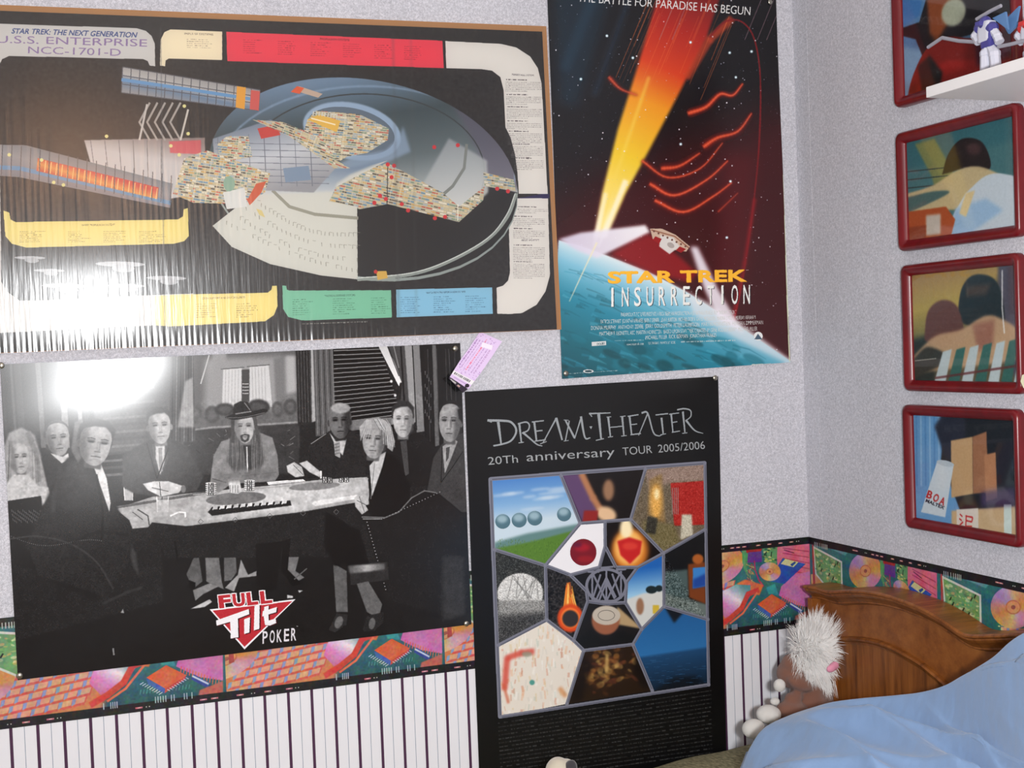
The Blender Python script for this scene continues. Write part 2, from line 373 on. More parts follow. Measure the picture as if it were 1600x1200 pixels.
    for k, (a_, b_) in enumerate((((400, 312), (556, 362)), ((382, 322), (556, 382)), ((366, 332), (556, 402)), ((352, 344), (556, 420)))):
        for i in range(26):
            t = i / 25; X = a_[0] * (1 - t) + b_[0] * t; Y = a_[1] * (1 - t) + b_[1] * t + 18 * math.sin(math.pi * t) * (1 if k < 3 else .6)
            if rr.random() < .85: c.line([(X, Y), (X + rr.uniform(-1, 1), Y + 6)], 1.1, (140, 138, 126), a=.8)
            if rr.random() < .5: c.line([(X, Y), (X + 5, Y + .8)], .9, (150, 148, 138), a=.7)
    for p in ((390, 268), (466, 284), (398, 325)): c.poly([(p[0], p[1]), (p[0] + 9, p[1] + 3), (p[0] + 14, p[1] + 14), (p[0] + 5, p[1] + 10)], (208, 190, 128))
    c.line(smooth([(557, 436), (640, 428), (700, 408), (760, 374), (792, 338), (806, 302)]), 5.5, (150, 158, 152)); c.line(smooth([(557, 434), (640, 426), (700, 406), (760, 372), (790, 336), (804, 302)]), 1.6, (214, 220, 214))
    c.poly([(586, 423), (602, 423), (604, 434), (588, 437)], (212, 172, 84)); c.ell(585, 424, 3, 3, (200, 50, 50))
    # square engineering block left of the disc
    c.grad([(330, 216), (420, 186), (500, 214), (522, 262), (488, 300), (400, 296), (336, 286)], [(0, (120, 132, 148)), (.5, (196, 198, 202)), (1, (150, 150, 154))], (400, 190), (430, 300), soft=1)
    for k in range(7): c.line([(338 + k * 24, 214 - (10 - abs(k - 3.5) * 3) * 1.0), (342 + k * 24, 290)], 1.2, (110, 114, 124)); c.line([(334, 222 + k * 10), (512, 226 + k * 10)], 1.1, (120, 124, 134))
    decks([(338, 224), (352, 212), (386, 212), (392, 244), (360, 250), (340, 246)], 4, 3.6, .1, seed=12); c.poly([(400, 200), (430, 194), (436, 210), (406, 216)], (196, 66, 60)); c.poly([(440, 262), (480, 258), (484, 280), (444, 284)], (128, 146, 166))
    decks([(392, 186), (440, 190), (500, 214), (524, 250), (545, 262), (520, 262), (490, 240), (450, 212)], 5, 3.4, .36, seed=13)
    c.poly([(455, 140), (465, 134), (502, 146), (495, 152)], (196, 170, 150)); c.poly([(452, 143), (462, 134), (473, 137), (466, 146)], (224, 92, 54))
    # cargo block with boxy tanks
    c.grad([(130, 218), (318, 214), (320, 300), (262, 310), (150, 290)], [(0, (140, 126, 122)), (.4, (196, 190, 188)), (1, (200, 196, 194))], (230, 208), (220, 300), soft=1)
    for k in range(6): c.line([(140 + k * 22, 218), (150 + k * 20, 292)], 1.2, (130, 124, 124))
    c.poly([(262, 220), (312, 218), (312, 240), (264, 238)], (214, 84, 92), soft=1, a=.8)
    decks([(286, 246), (322, 234), (420, 270), (412, 300), (378, 318), (300, 316), (268, 302)], 4.5, 4, .15, seed=15)
    c.poly([(346, 300), (380, 292), (384, 322), (352, 326)], (214, 214, 210)); c.poly([(384, 312), (398, 286), (414, 282), (406, 300), (388, 320)], (200, 92, 62)); c.ell(356, 286, 9, 12, (140, 170, 150))
    # upper solar wing: a flat panel of cells on a lattice mast
    wing = [(190, 104), (404, 140), (402, 172), (188, 144)]; c.grad(wing, [(0, (150, 148, 148)), (.45, (184, 180, 176)), (.7, (110, 132, 156)), (1, (150, 150, 152))], (300, 116), (294, 162))
    for k in range(17): t = k / 16; c.line([(190 + 214 * t, 104 + 36 * t), (188 + 214 * t, 144 + 28 * t)], 1.4, (92, 92, 98))
    for k in range(4): t = k / 3; c.line([(190 - 2 * t, 104 + 40 * t), (404 - 2 * t, 140 + 32 * t)], 1.4, (92, 92, 98))
    c.line([(189, 124), (300, 140), (402, 156)], 5, (104, 152, 196)); c.poly([(368, 134), (382, 136), (380, 170), (366, 167)], (226, 160, 60)); c.poly([(390, 140), (404, 142), (402, 172), (388, 170)], (206, 92, 86))
    for k in range(5): c.line([(232 + k * 12, 160), (216 + k * 12, 190), (232 + k * 12, 218)], 3, (170, 164, 158)); 
    c.line([(228, 162), (216, 218)], 3, (200, 194, 188)); c.line([(292, 170), (280, 218)], 3, (206, 200, 190))
    # lower wing
    w2 = [(-50, 224), (40, 226), (268, 286), (264, 324), (30, 276), (-50, 270)]; c.grad(w2, [(0, (118, 122, 128)), (.4, (150, 148, 150)), (1, (126, 122, 126))], (110, 240), (98, 300))
    c.line([(-50, 258), (30, 262), (264, 316)], 6, (104, 148, 190), a=.8)
    c.grad([(58, 246), (246, 292), (244, 310), (56, 266)], [(0, (200, 70, 60)), (.5, (222, 150, 80)), (1, (196, 76, 60))], (140, 266), (134, 290))
    for k in range(22): t = k / 21; c.line([(-40 + 306 * t, 225 + 60 * max(0, t - .2)), (-42 + 306 * t, 270 + 52 * max(0, t - .1))], 1.3, (96, 92, 96)); c.line([(62 + 182 * t, 248 + 45 * t), (60 + 182 * t, 266 + 44 * t)], 1.4, (236, 196, 130))
    for p in ((14, 241), (64, 249), (83, 284), (98, 288), (165, 212), (286, 165), (265, 227), (278, 241), (292, 208)): c.ell(*p, 2.8, 2.8, (226, 220, 150))
    # little plain craft below
    for X, Y, s_ in ((46, 402, 1), (76, 422, 1), (186, 412, 1.6), (100, 446, 1.5), (196, 446, 1.2), (258, 434, 1.3)):
        c.ell(X, Y, 24 * s_, 2.6 * s_, (176, 176, 178), 1); c.ell(X + 3 * s_, Y + 4 * s_, 11 * s_, 4 * s_, (160, 160, 162), 3)
    # folds of the packed poster
    c.line([(249, 44), (256, 545)], 1.5, (90, 90, 92), a=.5, soft=1); c.line([(612, 50), (622, 530)], 4, (80, 80, 80), a=.25, soft=3); c.line([(640, 50), (650, 530)], 3, (90, 90, 90), a=.2, soft=3)
    return c.image('cutaway_board_print')
# ------------------------------------------------------------------ artwork of the film poster
INS = [(853.5, -26), (1210, -28), (1233.5, 566), (877, 592)]
def art_film():
    c = Cv(INS, 800, 1330, (17, 15, 19)); r = random.Random(11)
    A = [(840, -40), (1240, -40), (1250, 600), (860, 610)]
    c.poly([(870, 300), (1240, 150), (1250, 620), (860, 600)], (66, 14, 18), soft=60, a=.9)
    c.poly([(860, -30), (960, -30), (900, 170), (870, 160)], (22, 44, 60), soft=14, a=.7)
    c.line([(985, -20), (925, 150)], 12, (36, 60, 84), soft=6, a=.4); c.line([(930, -20), (880, 110)], 16, (34, 62, 84), soft=7, a=.45)
    # streak
    c.grad([(1030, -28), (1130, -28), (1100, 60), (1060, 140), (1010, 235), (975, 300), (945, 370), (925, 370), (938, 300), (962, 200), (990, 110)],
           [(0, (110, 22, 24)), (.18, (172, 34, 22)), (.34, (212, 62, 24)), (.48, (238, 150, 34)), (.7, (240, 200, 46)), (.9, (250, 226, 130)), (1, (255, 244, 210))], (1090, -20), (930, 360), soft=4)
    c.line([(1140, 30), (1105, 62), (1070, 120)], 12, (190, 62, 30), soft=4, a=.75)
    for k in range(26):
        x = r.uniform(1000, 1140); y = r.uniform(-30, 40); L = r.uniform(40, 130); c.line([(x, y), (x - L * .42, y + L)], 1.1, (232, 120, 60), a=r.uniform(.15, .5))
    for X in (1060, 1040, 1175, 1195, 1210): c.line([(X + 24, -28), (X - 14, 62)], 1.3, (150, 120, 130), a=.5)
    c.line([(1010, 120), (950, 300), (934, 368)], 5, (246, 214, 90), soft=3, a=.5)
    c.line([(975, 280), (932, 385)], 9, (255, 246, 220), soft=3, a=.8, w1=3); c.line([(944, 300), (926, 385)], 6, (255, 244, 214), soft=3, a=.6)
    # loop and plain wisps of glowing gas
    c.line(smooth([(1105, 58), (1130, 34), (1156, 34), (1176, 60), (1186, 120), (1184, 220), (1174, 320), (1158, 430), (1144, 500)]), 2.6, (130, 22, 26), soft=1, a=.85)
    c.line([(1176, 310), (1160, 410), (1142, 500)], 7, (160, 22, 30), soft=3, a=.6); c.poly([(1130, 240), (1180, 240), (1160, 440), (1110, 440)], (88, 14, 20), soft=16, a=.55)
    def wisp(p, w_, a=.95):
        p = smooth(p); c.line(p, w_ * 2.2, (120, 26, 18), soft=4, a=a * .55, w1=w_); c.line(p, w_, (206, 66, 38), soft=1.5, a=a, w1=w_ * .4); c.line(p, w_ * .35, (236, 120, 80), soft=1, a=a * .6, w1=1)
    for P_, w_, a_ in (([(1072, 176), (1100, 166), (1122, 146), (1142, 148), (1158, 130)], 6, .9), ([(1096, 228), (1118, 214), (1150, 204), (1172, 176)], 6, .85), ([(948, 120), (966, 138), (992, 148)], 5, .6), ([(1000, 250), (1040, 276), (1090, 262), (1126, 222)], 4, .8),
                       ([(1030, 262), (1058, 258), (1090, 238)], 6, .8), ([(1012, 286), (1050, 304), (1100, 280), (1134, 250)], 5, .9), ([(1020, 312), (1064, 330), (1110, 306), (1140, 284)], 5, .9), ([(1118, 330), (1150, 300)], 3, .5)): wisp(P_, w_, a_)
    for k in range(1000):
        x, y = r.uniform(855, 1235), r.uniform(-28, 560); b = r.random() ** 5
        c.ell(x, y, .5 + .7 * b, .5 + .7 * b, (150 + 100 * b, 170 + 70 * b, 196 + 50 * b), a=.3 + .6 * b, n=6)
    for p in ((905, 123), (985, 90), (1172, 80), (1137, 82), (1075, 66), (1138, 282), (1060, 224), (945, 56), (1147, 120), (1132, 370)): c.ell(*p, 2.2, 2.2, (190, 224, 236), n=12, soft=1); c.ell(*p, 1.1, 1.1, (255, 255, 255), n=10)
    # planet
    P = [(872, 374), (905, 383), (950, 400), (1010, 424), (1070, 456), (1130, 494), (1180, 528), (1236, 566), (1240, 610), (860, 610)]
    c.poly(P, (236, 238, 240), soft=5, a=.9)
    c.grad(P, [(0, (232, 238, 240)), (.16, (128, 190, 214)), (.36, (42, 134, 160)), (.62, (22, 100, 116)), (1, (10, 58, 68))], (1000, 416), (905, 640), soft=1)
    c.clip(P)
    for k in range(300):
        x, y = r.uniform(870, 1235), r.uniform(385, 600); t = (y - 380 - (x - 872) * .52) / 150
        if t < .12: continue
        L = r.uniform(10, 60) * (1 - .4 * min(t, 1)); q = r.choice([(14, 78, 90), (60, 160, 190), (18, 92, 110), (40, 140, 170), (30, 70, 74), (90, 180, 200)])
        c.line([(x, y), (x + L * .5, y + L * .16 + r.uniform(-2, 2)), (x + L, y + L * .42)], r.uniform(1, 4 + 5 * max(t, 0)), q, soft=1.2, a=.34, w1=1)
    for k in range(26):
        x, y = r.uniform(875, 1180), r.uniform(520, 590); c.ell(x, y, r.uniform(8, 24), r.uniform(4, 9), r.choice([(28, 120, 140), (20, 96, 112), (12, 56, 62)]), 24, soft=2.5, a=.5)
    c.clip(None)
    c.poly([(1070, 458), (1100, 470), (1180, 522), (1236, 564), (1236, 572), (1150, 530), (1080, 490)], (224, 226, 232), soft=6, a=.7)
    # white light trails and a plain craft
    c.grad([(872, 372), (905, 362), (1005, 350), (1012, 362), (985, 376), (930, 402), (900, 390)], [(0, (214, 206, 226)), (1, (250, 248, 252))], (890, 390), (1000, 355), soft=4, a=.95)
    c.poly([(950, 396), (985, 376), (1010, 364), (1060, 402), (1085, 425), (1075, 440), (1020, 428)], (160, 20, 26), soft=5, a=.75)
    c.poly([(1074, 384), (1086, 384), (1118, 450), (1160, 520), (1120, 500), (1096, 450)], (240, 234, 244), soft=5, a=.9)
    c.line([(930, 378), (915, 410), (888, 470)], 3, (236, 228, 196), soft=1, a=.8, w1=1)
    c.poly([(1012, 356), (1030, 356), (1052, 366), (1074, 384), (1068, 392), (1040, 388), (1016, 372)], (200, 172, 152), soft=.6); c.poly([(1028, 366), (1048, 370), (1058, 384), (1042, 396), (1026, 384)], (214, 208, 204), soft=.8); c.line([(1014, 358), (1050, 368), (1072, 386)], 2, (150, 100, 80)); [c.ell(1018 + k * 7, 360 + k * 3.4, 1.6, 1.6, (110, 70, 60)) for k in range(8)]; c.poly([(1020, 368), (1030, 372), (1026, 380), (1016, 374)], (150, 24, 28)); c.poly([(1058, 384), (1068, 388), (1060, 394), (1052, 390)], (150, 24, 28)); c.ell(1044, 382, 6, 4, (170, 160, 156), 30)
    # lettering
    W = (224, 224, 222)
    c.text('THE BATTLE FOR PARADISE HAS BEGUN', (900.5, 2.5), (1169.5, 24), 13.5, W, slant=0)
    c.text('STAR TREK', (947.5, 441.5), (1164.5, 438.5), 18, (244, 172, 44), bold=.035); c.fine((1163, 421), (1167, 421), 1.5, W, .8)
    c.text('STAR TREK', (946.5, 440.5), (1163.5, 437.5), 18, (250, 186, 50), bold=.025)
    for i, ch in enumerate('INSURRECTION'):
        x = 949 + i * 19.05 + (3 if ch == 'I' else 0); wd = 3.5 if ch == 'I' else 10.5
        c.text(ch, (x + 1, 479 - i * .4), (x + wd + 1, 479 - i * .4), 31, (20, 20, 30), bold=.0); c.text(ch, (x, 478 - i * .4), (x + wd, 478 - i * .4), 31, (236, 236, 232), bold=.01)
    G = (206, 208, 206)
    rows = [((967, 494), (1147, 490), 'PARAMOUNT PICTURES PRESENTS A RICK BERMAN PRODUCTION A JONATHAN FRAKES FILM "INSURRECTION"'),
            ((936, 505), (1178, 498), 'PATRICK STEWART  JONATHAN FRAKES  BRENT SPINER  LEVAR BURTON  MICHAEL DORN  GATES MCFADDEN  MARINA SIRTIS  F. MURRAY ABRAHAM'),
            ((921, 515), (1190, 506), 'DONNA MURPHY  ANTHONY ZERBE  JERRY GOLDSMITH  PETER LAURITSON  MARTIN HORNSTEIN  HERMAN ZIMMERMAN'),
            ((934, 524), (1181, 516), 'MATTHEW F. LEONETTI, ASC  MARTIN HORNSTEIN  BASED UPON STAR TREK CREATED BY GENE RODDENBERRY  MICHAEL PILLER'),
            ((1005, 530), (1116, 526), 'MICHAEL PILLER  RICK BERMAN  JONATHAN FRAKES')]
    for a_, b_, t in rows: c.text(t, a_, b_, 6.4, G, bold=.0)
    c.fine((957, 532), (1002, 531), 2, G, .8, 0, r); c.text('www.startrek.com', (976, 539.5), (1002, 538.5), 4, G); c.text('READ THE BOOK FROM POCKET BOOKS', (1009, 538), (1052, 536.5), 4, G); c.fine((1060, 534), (1146, 531.5), 2.6, G, .8, 0, r)
    c.poly([(922, 534), (944, 532.5), (944, 539), (922, 540.5)], (210, 214, 214)); c.text('DOLBY', (930, 539), (942.5, 538), 3.6, (30, 70, 80), bold=.02)
    c.ell(1182.5, 525, 7, 7, (228, 230, 230)); c.poly([(1176, 530), (1182, 521), (1189, 530)], (70, 90, 110))
    c.ell(917, 580, 8, 2.8, (210, 214, 214)); c.ell(917, 580, 5.5, 1.8, (20, 60, 70)); c.fine((884, 584), (962, 579), 1.4, G, .7, 0, r); c.line([(1172, 570), (1224, 568)], 1.6, (204, 214, 204))
    c.line([(1212.6, -28), (1232, 565)], 1.6, (216, 222, 190))
    return c.image('film_poster_print')
# ------------------------------------------------------------------ artwork of the card-table photograph poster
POK = [(0, 569.5), (718, 536), (735.5, 975), (28, 1062)]
def art_cards():
    c = Cv(POK, 1700, 1130, (30, 30, 31)); r = random.Random(5)
    def g(v): return (v, v, v + 1)
    def P(p, v, s=.8, a=1.): c.poly(p, g(v), s, a)
    def E(x, y, rx, ry, v, rot=0, s=.8, a=1.): c.ell(x, y, rx, ry, g(v), rot, s, a)
    def L(p, w_, v, s=.4, a=1., w1=None): c.line(p, w_, g(v), s, a, w1)
    # hall: columns, windows, stairs
    P([(0, 560), (140, 555), (140, 720), (0, 720)], 46)
    for x, w_, v in ((12, 8, 34), (30, 9, 60), (62, 7, 96), (76, 8, 40), (98, 9, 130), (112, 6, 50), (122, 6, 138), (132, 6, 60), (20, 3, 78)): L([(x - 4, 560), (x + 6, 700)], w_, v, 1)
    P([(140, 555), (270, 548), (275, 700), (150, 710)], 84, 2)
    for k in range(14): L([(160, 600 + k * 11), (240, 594 + k * 11)], 4, 112 if k % 2 else 70, 1, .8)
    P([(278, 552), (460, 545), (466, 700), (280, 706)], 96, 2); P([(318, 560), (440, 556), (440, 640), (318, 645)], 150, 8)
    P([(330, 552), (352, 550), (348, 640), (330, 642)], 150, 3); P([(347, 576), (376, 574), (376, 640), (345, 642)], 206, 1); P([(388, 572), (418, 570), (424, 636), (388, 638)], 204, 1); P([(376, 578), (388, 577), (388, 628), (376, 628)], 70, 1)
    for k in range(5): L([(351 + k * 5, 578), (350 + k * 5, 638)], 1, 176); L([(392 + k * 5, 574), (394 + k * 5, 636)], 1, 172)
    for k in range(4): L([(377, 600 + k * 5), (387, 600 + k * 5)], 1.2, 190)
    L([(343, 577), (380, 574)], 2, 110); L([(384, 573), (420, 570)], 2, 110); L([(325, 555), (312, 600)], 2, 190); P([(426, 560), (458, 556), (462, 640), (430, 640)], 118, 3); c.poly([(444, 556), (460, 556), (462, 612), (446, 616)], g(172), 4)
    for k, (X, Y, rx, ry, v) in enumerate(((330, 648, 12, 14, 66), (350, 640, 16, 10, 48), (402, 636, 18, 12, 44), (432, 640, 9, 13, 70), (452, 636, 11, 13, 62), (305, 645, 8, 10, 74))): E(X, Y, rx, ry, v + 10, 0, 2.5); E(X, Y, rx * .6, ry * .6, v + 30, 0, 3)
    P([(285, 672), (465, 662), (466, 740), (285, 742)], 52, 2); L([(285, 674), (330, 668), (466, 660)], 3, 150, 1, .8)
    for k in range(46): x = r.uniform(288, 460); y = r.uniform(672, 732); L([(x, y), (x + r.uniform(-9, 9), y + r.uniform(-6, 6))], 1.2, r.choice([24, 110, 150]), .4, .6)
    P([(266, 550), (300, 548), (304, 690), (262, 694)], 66, 1)
    for k in range(6): L([(269 + k * 6, 552), (267 + k * 6.4, 690)], 1.4, 110 if k % 2 else 36)
    P([(288, 596), (299, 590), (302, 668), (276, 668)], 190, 2, .7)
    P([(461, 547), (484, 546), (486, 662), (464, 666)], 36)
    for k in range(5): L([(464 + k * 4.6, 548), (467 + k * 4.6, 660)], 1, 78)
    P([(484, 546), (488, 546), (492, 658), (486, 660)], 170, 1)
    P([(488, 546), (519, 544), (524, 680), (492, 682)], 86)
    for k in range(7): L([(491 + k * 4.4, 546), (495 + k * 4.4, 680)], 1.3, 46 if k % 2 else 118)
    P([(519, 544), (592, 541), (622, 640), (622, 668), (524, 676)], 12)
    for k in range(18): L([(520, 548 + k * 7.1), (594 + min(k, 14) * 2.0, 545.5 + k * 6.4)], 1.7, 118)
    P([(540, 658), (612, 652), (612, 664), (545, 674)], 110, 1)
    c.grad([(590, 541), (603, 540), (626, 590), (622, 604)], [(0, g(200)), (1, g(240))], (592, 541), (622, 600)); L([(604, 541), (622, 588)], 1.4, 60)
    for p in ((610, 596), (619, 594), (625, 596), (616, 618)): E(*p, 2, 2.2, 235)
    P([(606, 541), (636, 540), (640, 640), (622, 650), (627, 600)], 66)
    L([(625, 541), (631, 640)], 3, 28); L([(614, 541), (622, 575)], 2, 120)
    P([(631, 540), (643, 540), (648, 660), (640, 662)], 150); P([(644, 540), (654, 539), (662, 674), (650, 676)], 126); L([(643, 540), (650, 672)], 1.6, 40)
    P([(655, 539), (718, 536), (724, 700), (664, 700)], 24)
    for k in range(8): L([(660 + k * 7, 545), (664 + k * 7, 690)], 1, 60 if k % 2 else 14)
    for k in range(16): L([(663 + (k % 4) * 3, 580 + k * 5), (663 + (k % 4) * 3, 586 + k * 5)], 1, 130, .4, .7)
    P([(674, 539), (680, 539), (685, 696), (679, 698)], 96); L([(700, 545), (708, 690)], 1.5, 60)
    # floor
    P([(250, 845), (590, 812), (740, 800), (740, 985), (28, 1065), (28, 1000), (255, 940)], 22, 2)
    def X(p): return [(160 + a / 5, 820 + b / 5) for a, b in p]
    FL = 112
    P(X([(790, 105), (885, 100), (925, 440), (940, 500), (1005, 530), (820, 450), (805, 440)]), FL); P(X([(940, 140), (1030, 140), (1040, 370), (1000, 430), (945, 440)]), 96); P(X([(740, 210), (775, 440), (700, 500), (650, 385), (700, 270)]), 88)
    P(X([(700, 510), (830, 455), (900, 480), (780, 540), (720, 590)]), 128); P(X([(680, 655), (830, 580), (850, 600), (790, 640)]), 190); P(X([(1075, 270), (1130, 390), (1250, 335), (1300, 385), (1060, 415), (1020, 520), (950, 490), (1050, 390)]), 150)
    P(X([(1175, 125), (1260, 120), (1290, 265), (1230, 210)]), 104); P(X([(1425, 60), (1555, 40), (1530, 240), (1500, 360), (1570, 410), (1500, 450), (1440, 380)]), 112); P(X([(1435, 545), (1480, 555), (1480, 570), (1435, 572)]), 200); P(X([(1520, 510), (1560, 512), (1530, 530)]), 190)
    P(X([(180, 140), (210, 150), (255, 215), (280, 400), (240, 330)]), 66, 2, .8); P(X([(140, 685), (155, 655), (165, 688)]), 180); L(X([(0, 615), (200, 520), (300, 490)]), 3, 58, 2, .8); L(X([(80, 960), (85, 1015)]), 2.4, 120, .6)
    P(X([(670, 430), (720, 450), (720, 500), (670, 500)]), 12)
    # table
    P([(226, 800), (300, 822), (566, 783), (584, 800), (590, 880), (500, 870), (258, 872), (250, 850)], 30, 1)
    P([(180, 795), (240, 775), (330, 768), (450, 752), (572, 745), (580, 760), (574, 782), (470, 800), (290, 822), (200, 812)], 170, 1)
    c.grad([(240, 790), (330, 772), (480, 755), (572, 750), (574, 768), (470, 796), (300, 812)], [(0, g(150)), (.5, g(224)), (1, g(190))], (240, 800), (570, 765), soft=6, a=.8)
    L([(180, 793), (320, 770)], 4, 96); L([(300, 768), (420, 757), (500, 748), (575, 744)], 3.4, 40); L([(300, 773), (420, 762), (575, 748)], 1.4, 170)
    E(367, 779, 47, 10, 112, -4, 1); E(490, 760, 40, 6, 128, -4, 1); E(248, 800, 40, 8, 186, -6, 2); P([(485, 787), (490, 783), (560, 773), (560, 779), (492, 791)], 226, 1); P([(415, 753), (472, 749), (476, 752), (418, 758)], 226, .6); L([(265, 806), (278, 800), (288, 801), (288, 808)], 2.4, 236)
    P([(323, 800), (330, 792), (452, 782), (454, 790), (330, 806)], 30)
    for k in range(11): P([(330 + k * 10.8, 797 - k * .9), (338 + k * 10.8, 796 - k * .9), (339 + k * 10.8, 790 - k * .9), (332 + k * 10.8, 791 - k * .9)], 218 if k % 3 else 190, .5); L([(332 + k * 10.8, 797 - k * .9), (338 + k * 10.8, 796.4 - k * .9)], 2, 40)
    for p in ((312, 815), (366, 812), (420, 806), (472, 802), (524, 800)): L([(p[0] - 4, p[1]), (p[0], p[1] - 4), (p[0] + 4, p[1]), (p[0], p[1] + 4), (p[0] - 4, p[1])], .8, 90)
    for x0, x1 in ((272, 277), (528, 533)): L([(x0, 845), (x1, 880)], 3, 12)
    # a plain face: generic features only
    def face(x, y, w_, h, sk, rot=0, look=0, hair=None, hs=30, cap=.42, beard=None, bald=False, dark=0):
        sk = sk * .86; ca, sa = math.cos(math.radians(rot)), math.sin(math.radians(rot)); T = lambda u, v: (x + u * w_ * ca - v * h * sa, y + u * w_ * sa + v * h * ca)
        G_ = lambda v: g(float(min(max(v, 8), 245)))
        c.poly([T(-.26, .3), T(.28, .3), T(.27, .6), T(-.24, .6)], G_(sk - 66), 1.5)
        if hair is not None: c.ell(*T(-.05 * look, -.13), w_ * .56, h * .47, G_(hair), rot, 1.2)
        for e in (-.5, .5):
            if abs(look) < .3 or e * look < 0: c.ell(*T(e, .03), w_ * .07, h * .1, G_(sk - 46), rot, .8)
        c.poly(smooth([T(-.46, -.25), T(-.3, -.44), T(0, -.5), T(.3, -.44), T(.46, -.25), T(.46, .05), T(.37, .33), T(.16, .51), T(-.12, .51), T(-.36, .33), T(-.47, .05), T(-.46, -.25)], 4), G_(sk), 1.2)
        s1 = -1 if look > 0 else 1
        c.poly([T(.55 * s1, -.4), T(.5 * s1, .3), T(.15 * s1, .56), T(.2 * s1, .1), T(.26 * s1, -.4)], G_(sk - 84), w_ * .1, .7)
        c.ell(*T(-.22 * s1, .12), w_ * .15, h * .12, G_(sk + 22), rot, w_ * .08, .5); c.ell(*T(-.1 * s1, -.3), w_ * .22, h * .1, G_(sk + 18), rot, w_ * .08, .5)
        if hair is not None and not bald: c.poly([T(-.52, -.14), T(-.42, -.34), T(-.1, -.5 + cap * .28), T(.25, -.5 + cap * .24), T(.44, -.3), T(.51, -.14), T(.56, -.4), T(.3, -.6), T(-.2, -.62), T(-.54, -.42)], G_(hair), 1.6)
        for e in (-.2 + .08 * look, .2 + .08 * look):
            c.ell(*T(e, -.06), w_ * .13, h * .045, G_(sk - 90), rot, 1.3, .75); c.line([T(e - .11, -.12), T(e, -.14), T(e + .12, -.12)], h * .028, G_(sk - 110), .7, .75); c.line([T(e - .08, -.045), T(e + .08, -.045)], h * .03, G_(sk - 130), .6, .8)
        c.line([T(.06 + .1 * look + .04 * s1, -.06), T(.08 + .12 * look + .05 * s1, .15)], w_ * .08, G_(sk - 70), 1.4, .6); c.line([T(.02 + .1 * look, -.04), T(.02 + .12 * look, .14)], w_ * .05, G_(sk + 30), .9, .6); c.line([T(-.08 + .1 * look, .18), T(.11 + .1 * look, .18)], h * .024, G_(sk - 84), .9, .7)
        c.line([T(-.13 + .07 * look, .305), T(.02 + .07 * look, .3), T(.16 + .07 * look, .305)], h * .026, G_(sk - 100), .7, .8); c.line([T(-.07 + .07 * look, .37), T(.1 + .07 * look, .37)], h * .03, G_(sk - 36), 1.2, .6)
        if beard is not None:
            c.line([T(-.17, .28), T(0, .24), T(.2, .27)], h * .05, G_(beard), .9, .9); c.line([T(-.17, .28), T(-.13, .42), T(0, .48), T(.14, .42), T(.2, .28)], h * .075, G_(beard), .9, .9); c.line([T(-.06, .33), T(.1, .33)], h * .03, G_(sk - 50), .6)
    # woman far left with long fair hair
    P([(6, 700), (14, 676), (34, 668), (54, 680), (66, 720), (74, 760), (80, 772), (60, 800), (8, 800)], 150, 2); face(31, 716, 30, 46, 196, -4, .4, None); L([(16, 690), (12, 740), (20, 770)], 7, 128, 1.5); L([(44, 676), (56, 710), (60, 752)], 8, 120, 1.5)
    for k in range(14): L([(12 + k, 690 + k), (10 + k * .9, 755)], .8, r.choice([96, 180]), .3, .5) if k < 6 else L([(44 + k, 684 + k * 3), (46 + k, 758)], .8, r.choice([96, 176]), .3, .5)
    P([(20, 742), (44, 742), (60, 760), (76, 762), (68, 788), (62, 776), (8, 784), (4, 766)], 190, 1.5); P([(6, 784), (64, 775), (66, 800), (10, 806)], 26, 1)
    P([(8, 800), (70, 790), (150, 860), (150, 940), (60, 900), (14, 860)], 24, 3)
    for k in range(50): L([(18 + k * .9, 796 + (k * 7 % 19)), (19 + k * .9, 800 + (k * 7 % 19))], .9, 120, .3, .6)
    # man behind
    P([(64, 716), (84, 708), (112, 726), (122, 740), (110, 790), (78, 770)], 50, 1.5); face(90, 686, 38, 50, 180, -6, .3, 66, bald=True); P([(78, 708), (98, 714), (106, 708), (108, 718), (96, 724)], 200, 1)
    # big man in the left foreground
    P([(64, 800), (86, 750), (104, 716), (128, 706), (150, 722), (170, 750), (182, 790), (190, 812), (240, 826), (238, 842), (206, 850), (200, 880), (160, 930), (60, 900), (40, 850)], 34, 2); c.grad([(80, 790), (104, 722), (134, 714), (150, 760), (120, 800)], [(0, g(80)), (1, g(38))], (110, 716), (110, 800), soft=8, a=.8)
    P([(146, 730), (156, 722), (166, 748), (172, 786), (170, 800)], 214, 1); P([(116, 660), (128, 654), (134, 700), (122, 724), (112, 706)], 104, 1.5); face(148, 694, 52, 64, 186, 8, .8, 60, cap=.25); L([(120, 664), (114, 700), (122, 716)], 6, 110, 2)
    P([(196, 800), (208, 792), (228, 798), (238, 814), (230, 824), (206, 826)], 176, 1); L([(214, 796), (230, 806), (232, 820)], 2, 80); L([(206, 800), (222, 812)], 1.4, 96)
    # glasses on the table
    for X0, Y0, W0, H0, v in ((192, 746, 15, 36, 120), (243, 762, 19, 38, 150)):
        P([(X0, Y0), (X0 + W0, Y0), (X0 + W0 - 1, Y0 + H0), (X0 + 2, Y0 + H0)], v, 1, .6); L([(X0, Y0), (X0 + 2, Y0 + H0)], 1.4, 230); L([(X0 + W0, Y0), (X0 + W0 - 1, Y0 + H0)], 1.2, 220); L([(X0 + W0 * .5, Y0 + 2), (X0 + W0 * .45, Y0 + H0 * .6)], 1.4, 70)
        P([(X0 + 1, Y0 + H0 * .5), (X0 + W0 - 1, Y0 + H0 * .5), (X0 + W0 - 1, Y0 + H0), (X0 + 2, Y0 + H0)], 206, 1, .8)
